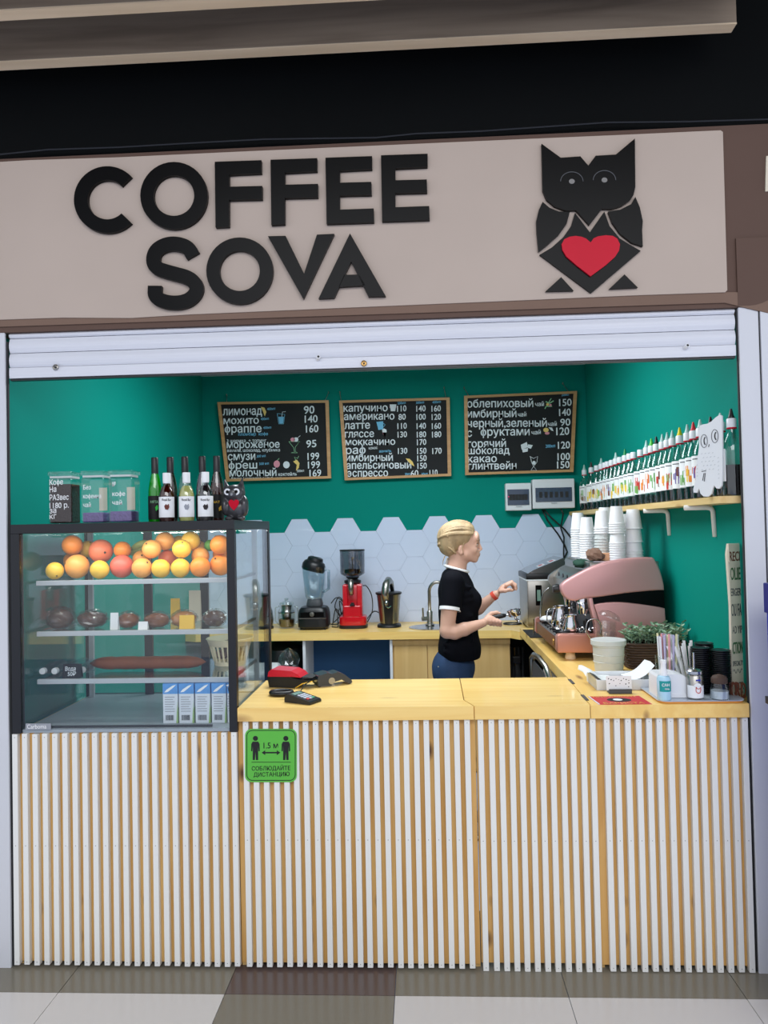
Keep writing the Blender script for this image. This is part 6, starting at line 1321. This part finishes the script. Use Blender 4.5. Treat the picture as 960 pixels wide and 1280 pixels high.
# sanitizer
sa = at(834, 877, Z=ZS); sx0, sy0 = sa.x+.0, .018
t = thing('sanitizer_bottle', 'pale blue spray bottle of sanitizer at the tray front', 'bottle', (sx0, sy0, ZS))
mk('body', MB().lathe([(.022, .0006), (.024, .004), (.024, .075), (.020, .084), (.010, .088)], (sx0, sy0, ZS), 22), mat('pale_blue', (176, 216, 236), .25, coat=.3), t, smooth=40)
mk('sprayer', MB().lathe([(.013, .087), (.014, .10), (.010, .108), (.009, .128), (.011, .132), (.010, .142), (0, .143)], (sx0, sy0, ZS), 16), 'paper_white', t, smooth=40)
mk('label', MB().lathe([(.0244, .032), (.0244, .070)], (sx0, sy0, ZS), 12, a0=-PI*.80, a1=-PI*.12), 'teal_print', t, smooth=40)
m = MB(); add_text(m, 'САН', Vector((sx0-.014, sy0-.0252, ZS+.052)), Vector((sx0+.012, sy0-.0252, ZS+.052)), .014, (0, 0, 1)); add_text(m, 'гель', Vector((sx0-.004, sy0-.0254, ZS+.040)), Vector((sx0+.012, sy0-.0254, ZS+.040)), .009, (0, 0, 1)); mk('lettering', m, 'paper_white', t, kind='stuff')
# straws in a clear tumbler
sc_ = Vector((.935, .215, ZS)); t = thing('straw_tumbler', 'clear tumbler full of striped and pastel straws', 'tumbler', sc_)
mk('tumbler', MB().lathe([(.040, .0006), (.042, .003), (.048, .125), (.047, .126)], sc_, 24, capt=False), 'clear_plastic', t, smooth=50)
rr = random.Random(21); cols_ = ['straw_pink', 'straw_lilac', 'straw_cream', 'straw_white', 'straw_white', 'straw_lilac']
k = 0
for ring, cnt in ((.006, 3), (.018, 8), (.030, 13)):
    for q in range(cnt):
        a = 2*PI*q/cnt+ring*40; b0 = sc_+Vector((ring*.95*math.cos(a), ring*.95*math.sin(a), .0045)); h_ = rr.uniform(.195, .212); b1 = sc_+Vector((ring*1.22*math.cos(a), ring*1.22*math.sin(a), h_))
        mk('drinking_straw', MB().tube([b0, b1], .0042, 7), cols_[k % 6], smooth=40, label='%s straw in the clear tumbler beside the sugar sticks' % {'straw_pink': 'pink', 'straw_lilac': 'lilac', 'straw_cream': 'cream', 'straw_white': 'white'}[cols_[k % 6]], cat='straw', group={'straw_pink': 'pink', 'straw_lilac': 'lilac', 'straw_cream': 'cream', 'straw_white': 'white'}[cols_[k % 6]]+' straws in the tumbler'); k += 1
# wooden stirrers and sugar sticks fanned out in a cup
sc_ = Vector((1.005, .20, ZS)); t = thing('stick_cup', 'short glass holding a fan of white sugar sticks', 'glass', sc_)
mk('glass', MB().lathe([(.026, .0006), (.030, .09)], sc_, 20, capt=False), 'clear_plastic', t, smooth=50)
for k in range(12):
    u = k/11-.5; b0 = sc_+Vector((u*.036, .012*((k % 3)-1), .005)); b1 = sc_+Vector((-.030+u*.10, .016*((k % 3)-1), .165+.008*(k % 3)))
    dr = (b1-b0); sd = Vector((.005, 0, 0)); mk('sugar_stick', MB().prism([b0-sd, b0+sd, b0+dr+sd, b0+dr-sd], (0, .003, 0)), 'paper_white', label='white sugar stick, %s from the left of the fan in the short glass' % ORD[k], cat='sugar stick', group='sugar sticks in the short glass')
# dispenser with metal pump top
dc_ = at(871, 874, Z=ZS); dx, dy = dc_.x, .034
t = thing('syrup_dispenser', 'small steel topped dispenser with a white label and red mark', 'dispenser', (dx, dy, ZS))
mk('body', MB().lathe([(.026, .0006), (.029, .004), (.029, .082), (.024, .088)], (dx, dy, ZS), 24), 'brushed', t, smooth=40)
mk('collar', MB().lathe([(.027, .088), (.029, .090), (.029, .100), (.022, .106), (.010, .110)], (dx, dy, ZS), 24), 'steel', t, smooth=40)
mk('tube', MB().tube([(dx-.002, dy, ZS+.108), (dx-.002, dy, ZS+.165)], .0035, 8), 'steel', t)
mk('label', MB().lathe([(.0295, .006), (.0295, .050)], (dx, dy, ZS), 14, a0=-PI*.93, a1=-PI*.07), 'paper_white', t, smooth=40)
m = MB(); yq = dy-.0312
m.prism([Vector((dx+.013*math.cos(a), yq+.001, ZS+.048+.012*math.sin(a))) for a in [PI*i/10 for i in range(11)]], (0, .001, 0)); mk('label_top', m, 'paper_white', t)
P_ = [Vector((dx+.002+a, yq, ZS+.034+b)) for a, b in ((-.008, .012), (-.003, .006), (.003, .006), (.008, .012), (.008, .0), (.005, -.008), (-.001, -.010), (-.007, -.006), (-.009, 0), (-.008, .012))]; mk('printed_mark', MB().ribbon(P_, .0011, (0, -1, 0), .0004), 'fruit_red', t)
mk('blue_mark', MB().bb(dx-.006, dx+.010, yq-.0002, yq+.0006, ZS+.068, ZS+.073), 'blue_stand', t)
# black cup lids in three tall sleeves
lidm = None
for sI, (lx, ly, n_) in enumerate(((1.025, .125, 24), (1.062, .185, 25), (1.093, .105, 23))):
    for k in range(n_):
        if lidm is None: lidm = mk('cup_cover', MB().lathe([(.0, .0006), (.028, .0006), (.0335, .003), (.035, .0035), (.035, .0062), (.031, .0068), (.030, .0058), (0, .0058)], (0, 0, 0), 16), 'black_plastic', smooth=30, origin=(0, 0, 0)); o = lidm
        else: o = lidm.copy(); C.objects.link(o)
        o.location = (lx+.0007*math.sin(k*1.7+sI), ly+.0007*math.cos(k*2.1), ZS+.0071*k); o['label'] = 'black cup lid, %s in the %s black column' % ('topmost' if k == n_-1 else 'lowest' if k == 0 else ORD[n_-1-k]+' from the top', ['left', 'rear middle', 'right'][sI]); o['category'] = 'lid'; o['group'] = '%s column of black lids' % ['left', 'rear middle', 'right'][sI]
# glass jar with brown lid
jc = at(905, 876, Z=ZS); jx_, jy_ = jc.x-.002, .022
t = thing('sugar_jar', 'small clear jar with a brown lid near the right post', 'jar', (jx_, jy_, ZS))
mk('body', MB().lathe([(.031, .0006), (.034, .004), (.033, .03), (.026, .060)], (jx_, jy_, ZS), 22, capt=False), 'jar_glass', t, smooth=50)
mk('sugar', MB().lathe([(.0, .003), (.030, .003), (.031, .03), (0, .034)], (jx_, jy_, ZS), 18), 'tray_silver', t, smooth=40, kind='stuff')
mk('lid', MB().lathe([(.026, .056), (.028, .058), (.028, .074), (.022, .082), (.006, .088), (0, .089)], (jx_, jy_, ZS), 22), 'wicker', t, smooth=40)
# tall vintage sign plank leaning in the corner behind the post
ps = thing('plank_sign', 'tall cream vintage lettered plank standing behind the right post', 'sign', (1.16, .08, ZT+.0006))
A0 = Vector((1.098, .105, ZT+.0006)); A1 = Vector((1.188, .30, ZT+.0006)); A0 = at(916, 876, Y=.11); A0.z = ZT+.0006; A1 = Vector((1.186, .135, ZT+.0006)); topz = at(916, 683, Y=.11).z-ZT
dx_ = (A1-A0).normalized(); nr = Vector((dx_.y, -dx_.x, 0))
mk('plank', MB().prism([A0, A1, A1+Vector((0, 0, topz+.01)), A0+Vector((.002, 0, topz+.01)), A0+Vector((-.004, 0, topz-.03)), A0+Vector((.003, 0, topz*.6))], -nr*.010), 'sign_cream', ps)
W_ = (A1-A0).length
def pl(u, z): return A0+dx_*u*W_+Vector((0, 0, z))+nr*.0008
for s, z, hgt, m_, u0, u1 in (('RECI', topz-.055, .05, 'copper_letter', .08, .98), ('OLIE', topz-.125, .065, 'sign_letter_green', .10, .99), ('ERGER', topz-.185, .04, 'sign_letter_grey', .10, .99), ('OU FA', topz-.26, .065, 'sign_letter_grey', .08, .99), ('AD YIP', topz-.325, .040, 'sign_letter_grey', .12, .99), ('CTION', topz-.40, .062, 'sign_letter_green', .12, .99), ('SPECIALTY', topz-.445, .026, 'sign_letter_grey', .10, .98), ('YOR', topz-.535, .042, 'sign_letter_grey', .30, .98)):
    m = MB(); add_text(m, s, pl(u0, z), pl(u1, z), hgt, (0, 0, 1)); mk('lettering', m, m_, ps, kind='stuff')
for z in (topz-.465, topz-.55): mk('flourish', MB().ribbon([pl(.1+.8*i/14, z+.008*math.sin(i*1.1)) for i in range(15)], .0012, nr, .0004), 'sign_letter_grey', ps)
mk('hanging_cord', MB().tube(curve3([pl(.02, topz+.005), pl(-.04, topz-.02)+nr*.004, pl(-.02, topz-.06)+nr*.004]), .002, 6), 'sign_cream', ps, smooth=True)
lt = at(923, 860, Y=.07); wd = thing('letter_ornament', 'copper coloured letters WORD standing at the foot of the plank sign', 'ornament', (1.135, .07, ZT+.0006))
for i, (chh, xx) in enumerate((('W', 1.104), ('O', 1.118), ('R', 1.132), ('D', 1.150))):
    vs, fs, x0, x1 = text_geo(chh); sc2 = .085; vv = [Vector((xx+(v.x-x0)/(x1-x0)*.017, .078-.004*i, ZT+.0008+max(v.y, 0)*sc2)) for v in vs]; n = len(vv); m = MB(); m.add(vv+[v+Vector((0, .008, 0)) for v in vv], fs+[tuple(q+n for q in f)[::-1] for f in fs]); mk('letter', m, 'copper_letter', wd)

# ------------------------------------------------------------------ the barista
CY = 1.30
ba = thing('person', 'woman with pinned-up blonde hair in a black T-shirt and jeans, holding a portafilter', 'person', (.16, CY, 0))
S_ = SDF((-.02, 1.02, .72), (.56, 1.60, 1.67), .0034)
h = lambda x, z, y=0: (x, CY+y, z)
# torso core, neck
S_.ell(h(.170, 1.22), (.078, .120, .15), .02).ell(h(.170, 1.03), (.080, .110, .16), .03).ell(h(.16, .86), (.095, .145, .12), .03)
S_.cone(h(.150, 1.33, -.12), h(.150, 1.33, .12), .038, .038, .03)
S_.cone(h(.168, 1.34), h(.188, 1.455), .056, .050, .02)
# head
S_.ell(h(.187, 1.548), (.093, .073, .080), .02).ell(h(.232, 1.500), (.060, .058, .085), .02)
S_.cone(h(.222, 1.455, -.040), h(.272, 1.430, -.010), .022, .016, .018).cone(h(.222, 1.455, .040), h(.272, 1.430, .010), .022, .016, .018).ell(h(.272, 1.428), (.014, .018, .014), .012)
S_.ell(h(.284, 1.542), (.018, .050, .034), .02).ell(h(.262, 1.478, -.030), (.026, .020, .022), .014).ell(h(.262, 1.478, .030), (.026, .020, .022), .014)
S_.cone(h(.291, 1.522), h(.3070, 1.483), .0075, .0090, .010).ell(h(.297, 1.474, -.009), (.009, .006, .006), .005).ell(h(.297, 1.474, .009), (.009, .006, .006), .005)
S_.ell(h(.283, 1.455), (.016, .030, .022), .012).ell(h(.2945, 1.4575), (.008, .017, .0055), .005).ell(h(.2925, 1.4465), (.008, .015, .0060), .005)
for s in (-1, 1):
    S_.ell(h(.295, 1.5085, s*.032), (.014, .013, .009), .006, sub=True)
    S_.ell(h(.2765, 1.5065, s*.031), (.0125, .013, .011), .003)
    S_.ell(h(.198, 1.480, s*.066), (.015, .008, .027), .005).ell(h(.203, 1.482, s*.074), (.008, .004, .016), .004, sub=True)
# near (right) arm
def fy(p, f): return (p[0]*f, p[2], 1.6-(1.6-p[1])*f)
n1, n2, n3, n4 = (.150, 1.145, 1.318), (.112, 1.105, 1.075), (.200, 1.115, 1.082), (.300, 1.155, 1.108)
S_.path([n1, (.128, 1.118, 1.20), n2], [.046, .042, .036], .012).path([n2, (.150, 1.105, 1.070), n3, n4], [.035, .036, .033, .021], .012)
S_.ell((.335, 1.178, 1.118), (.036, .016, .024), .012)
for i in range(4):
    x = .338+.0165*i; z = 1.121-.002*i
    S_.path([(x-.014, 1.172, z+.004), (x, 1.168, z-.006), (x+.002, 1.186, z-.024), (x+.001, 1.204, z-.018), (x, 1.209, z-.004)], [.0098, .0095, .0088, .0080, .0070], .003)
S_.path([(.322, 1.186, 1.132), (.345, 1.190, 1.151), (.372, 1.196, 1.155), (.388, 1.198, 1.150)], [.012, .0105, .0095, .008], .004)
# far (left) arm
S_.path([(.158, 1.455, 1.318), (.175, 1.492, 1.20), (.225, 1.50, 1.105)], [.046, .041, .035], .012).path([(.225, 1.50, 1.105), (.30, 1.475, 1.150), (.395, 1.445, 1.228)], [.035, .034, .021], .012)
S_.ell((.432, 1.435, 1.262), (.034, .026, .017), .012, rot=((.75, 0, -.66), (0, 1, 0), (.66, 0, .75)))
for i in range(4):
    y = 1.405+.019*i; dz = (.0, .004, .002, -.006)[i]; L = (.92, 1.0, .96, .82)[i]
    a = Vector((.448, y, 1.278+dz)); S_.path([tuple(a), (a.x+.032*L, y-.002, a.z+.014), (a.x+.052*L, y-.004, a.z-.002), (a.x+.056*L, y-.005, a.z-.022)], [.0095, .0090, .0082, .0070], .003)
S_.path([(.418, 1.412, 1.248), (.440, 1.396, 1.250), (.462, 1.390, 1.256), (.478, 1.392, 1.252)], [.012, .0105, .0095, .0078], .005)
mk('body', S_.mesh(), 'skin', ba, smooth=True)
for s in (-1, 1):
    e = mk('eye', MB().ball(h(.2808, 1.5068, s*.0315), (.0092, .0105, .0055), 14, 9), 'white_paint', ba, smooth=True)
    mk('iris', MB().ball(h(.2876, 1.5068, s*.0318), (.0034, .0042, .0042), 12, 7), 'dark_grey', e, smooth=True)
    mk('eyelashes', MB().tube([h(.2865, 1.511, s*.021), h(.2925, 1.5130, s*.032), h(.2820, 1.5110, s*.044)], .0020, 6), 'hair_dark', e, smooth=True)
    mk('eyebrow', MB().tube([h(.3000, 1.526, s*.014), h(.2985, 1.531, s*.030), h(.2830, 1.528, s*.049)], [.0022, .0032, .0018], 6), 'hair_dark', ba, smooth=True)
mk('lips', MB().tube([h(.291, 1.4535, -.017), h(.3005, 1.456, -.006), h(.2995, 1.4545, 0), h(.3005, 1.456, .006), h(.291, 1.4535, .017)], [.0014, .0036, .0034, .0036, .0014], 8).tube([h(.290, 1.4510, -.015), h(.2985, 1.4475, 0), h(.290, 1.4510, .015)], [.0014, .0040, .0014], 8), 'lip', ba, smooth=True)
# hair
S_ = SDF((.04, 1.18, 1.38), (.33, 1.42, 1.66), .0028)
S_.ell(h(.183, 1.556), (.103, .083, .083), .01).ell(h(.145, 1.510), (.060, .070, .066), .02)
S_.ell(h(.340, 1.484), (.118, .14, .116), .004, sub=True).ell(h(.222, 1.425), (.060, .12, .070), .010, sub=True)
S_.ell(h(.112, 1.545), (.034, .045, .050), .010).ell(h(.118, 1.498), (.030, .038, .038), .010)
rr = random.Random(17)
for k in range(30):
    p0 = math.radians(6+168*k/29+rr.uniform(-2, 2)); tw = rr.uniform(-.18, .22); pts = []
    for j in range(8):
        th = math.radians(34+18*j); ph = p0+tw*j/7*(1 if p0 < PI/2 else -1); g_ = 1.012+.010*math.sin(j*1.3+k)
        pts.append((.183+.103*g_*math.cos(th), CY-.083*g_*math.sin(th)*math.cos(ph), 1.556+.083*g_*math.sin(th)*math.sin(ph)-.020*(j/7)**2))
    q_ = rr.uniform(.0042, .0066); S_.path([tuple(p) for p in curve3(pts, 2)], [q_*.6, q_*.8]+[q_]*11+[q_*.9, q_*.8], .002)
for k in range(12):   # strands swept from temple and nape up to the knot
    sg = -1 if k % 2 else 1; z0 = 1.455+.009*k; pts = [(.175-.004*k, CY+sg*(.060+.0012*k), z0), (.140, CY+sg*.066, z0+.028), (.105, CY+sg*.045, 1.515+.003*k), (.088, CY+sg*.015, 1.520+.004*k)]
    S_.path([tuple(p) for p in curve3(pts, 3)], [.0052]*10, .002)
S_.ell(h(.340, 1.484), (.118, .14, .116), .003, sub=True)
for a in range(7): # twisted knot
    q = a*PI/3.5; S_.path([h(.105+.018*math.cos(q), 1.530+.038*math.sin(q), -.030), h(.088, 1.530+.026*math.sin(q+.7), 0), h(.105+.018*math.cos(q+1.3), 1.530+.038*math.sin(q+1.3), .030)], [.009, .011, .009], .003)
mk('hair', S_.mesh(), 'hair', ba, smooth=True)
for P_ in (((.215, 1.52), (.205, 1.49), (.212, 1.455)), ((.130, 1.44), (.120, 1.41), (.132, 1.395)), ((.115, 1.45), (.105, 1.425), (.102, 1.40))):
    mk('loose_strand', MB().tube([h(a, b, -.070 if a > .2 else -.03) for a, b in P_], [.003, .002, .0008], 5), 'hair', ba, smooth=True)
# T-shirt
S_ = SDF((-.02, 1.02, .88), (.36, 1.60, 1.42), .0036)
S_.ell(h(.172, 1.255), (.098, .150, .115), .03).ell(h(.180, 1.175), (.098, .146, .09), .03).ell(h(.180, 1.10), (.104, .140, .14), .04).ell(h(.182, .955), (.114, .165, .13), .04)
S_.ell(h(.240, 1.215, -.060), (.062, .058, .062), .03).ell(h(.240, 1.215, .060), (.062, .058, .062), .03)
S_.cone(h(.150, 1.325, -.145), h(.150, 1.325, .145), .048, .048, .03).cone(h(.170, 1.335, -.02), h(.172, 1.335, .02), .060, .060, .03)
S_.path([(.150, 1.145, 1.318), (.132, 1.116, 1.185)], [.058, .054], .02).path([(.158, 1.455, 1.318), (.172, 1.488, 1.20)], [.058, .054], .02)
rr = random.Random(4)
for k in range(9): # folds
    z = .96+.04*k; S_.cone(h(.10, z, -.128), h(.24, z+rr.uniform(-.05, .03), -.126), .009, .007, .022)
w_, (X_, Y_, Z_) = S_._win(S_.lo, S_.lo+(S_.n-1)*S_.h)
S_.F[w_] = np.maximum(S_.F[w_], .912-Z_)
# sleeve opening: cut by the plane through the hem
ax = np.array([.132-.150, 1.116-1.145, 1.185-1.318]); ax /= np.linalg.norm(ax); d_ = (X_-.130)*ax[0]+(Y_-1.113)*ax[1]+(Z_-1.180)*ax[2]
_r2 = (X_-.130-d_*ax[0])**2+(Y_-1.113-d_*ax[1])**2+(Z_-1.180-d_*ax[2])**2
near_ = (_r2 < .062**2) & (d_ < .06) & (Y_ < 1.140); S_.F[w_] = np.where(near_ & (d_ > 0), np.maximum(S_.F[w_], d_), S_.F[w_])
mk('t_shirt', S_.mesh(), 'shirt', ba, smooth=True)
def ring3(c, ax_, rx, n=24, hh=.010, th=.004, m_='white_cloth', nm='trim'):
    q = Vector((0, 0, 1)).rotation_difference(Vector(ax_)).to_matrix()
    return mk(nm, MB().lathe([(rx, -hh), (rx+th, -hh), (rx+th, hh), (rx, hh), (rx, -hh)], c, n, rot=q, capb=False, capt=False), m_, ba, smooth=50)
ring3((.1305, 1.1135, 1.186), tuple(ax), .0505, nm='sleeve_trim', hh=.0085); ring3((.171, 1.486, 1.205), (.014, .033, -.118), .0505, nm='sleeve_trim', hh=.0085)
P_ = [(.176+.062*math.cos(a), CY+.066*math.sin(a), 1.381-.018*math.cos(a)) for a in [2*PI*i/28 for i in range(29)]]
mk('collar_trim', MB().tube(P_, .0062, 8, cap=False, flat=1.2), 'white_cloth', ba, smooth=True)
mk('wristband', MB().tube([(.378, 1.450, 1.214), (.392, 1.446, 1.2255)], .0265, 14), 'wristband', ba, smooth=40)
# jeans and shoes
S_ = SDF((-.02, 1.08, .02), (.34, 1.52, 1.0), .006)
S_.ell(h(.150, .86), (.112, .155, .115), .03).ell(h(.115, .84, -.06), (.078, .075, .085), .03).ell(h(.115, .84, .06), (.078, .075, .085), .03)
for s in (-1, 1): S_.path([h(.155, .80, s*.078), h(.165, .48, s*.085), h(.145, .09, s*.090)], [.088, .060, .045], .02)
mk('jeans', S_.mesh(), 'denim', ba, smooth=True)
for s in (-1, 1):
    sh_ = mk('shoe', MB().tube([h(.085, .055, s*.09), h(.13, .060, s*.09), h(.20, .045, s*.09), h(.275, .032, s*.09)], [.036, .044, .040, .026], 14), 'shoe', ba, smooth=True)
    mk('sole', MB().bb(.055, .30, CY+s*.09-.038, CY+s*.09+.038, 0, .016, bev=.007), 'white_paint', sh_)
for x, z in ((.045, .895), (.082, .885)): mk('rivet', MB().ball((x+.02, 1.155 if 0 else 1.165, z-.01), .004, 8, 6), 'brushed', ba)
# portafilter held in her right hand
pf = thing('portafilter', 'steel portafilter with a black handle held in the woman\'s hand', 'portafilter', (.42, 1.19, 1.11))
mk('handle', MB().tube([(.315, 1.190, 1.126), (.35, 1.190, 1.130), (.40, 1.190, 1.138), (.418, 1.190, 1.141)], [.012, .0125, .012, .009], 12), 'black_plastic', pf, smooth=True)
mk('neck', MB().tube([(.416, 1.19, 1.141), (.440, 1.19, 1.146)], .006, 10), 'chrome', pf, smooth=True)
rt = Matrix.Rotation(math.radians(-12), 3, 'Y')
mk('basket_ring', MB().lathe([(.030, -.016), (.033, -.012), (.033, .010), (.036, .012), (.036, .018), (.031, .018), (.029, -.010), (0, -.010)], (.463, 1.19, 1.153), 26, rot=rt, capb=True), 'chrome', pf, smooth=40)
mk('spout', MB().tube(curve3([(.470, 1.19, 1.138), (.470, 1.19, 1.122), (.482, 1.178, 1.116), (.484, 1.176, 1.104)]), .006, 8).tube(curve3([(.470, 1.19, 1.122), (.480, 1.203, 1.116), (.482, 1.205, 1.104)]), .006, 8), 'chrome', pf, smooth=True)
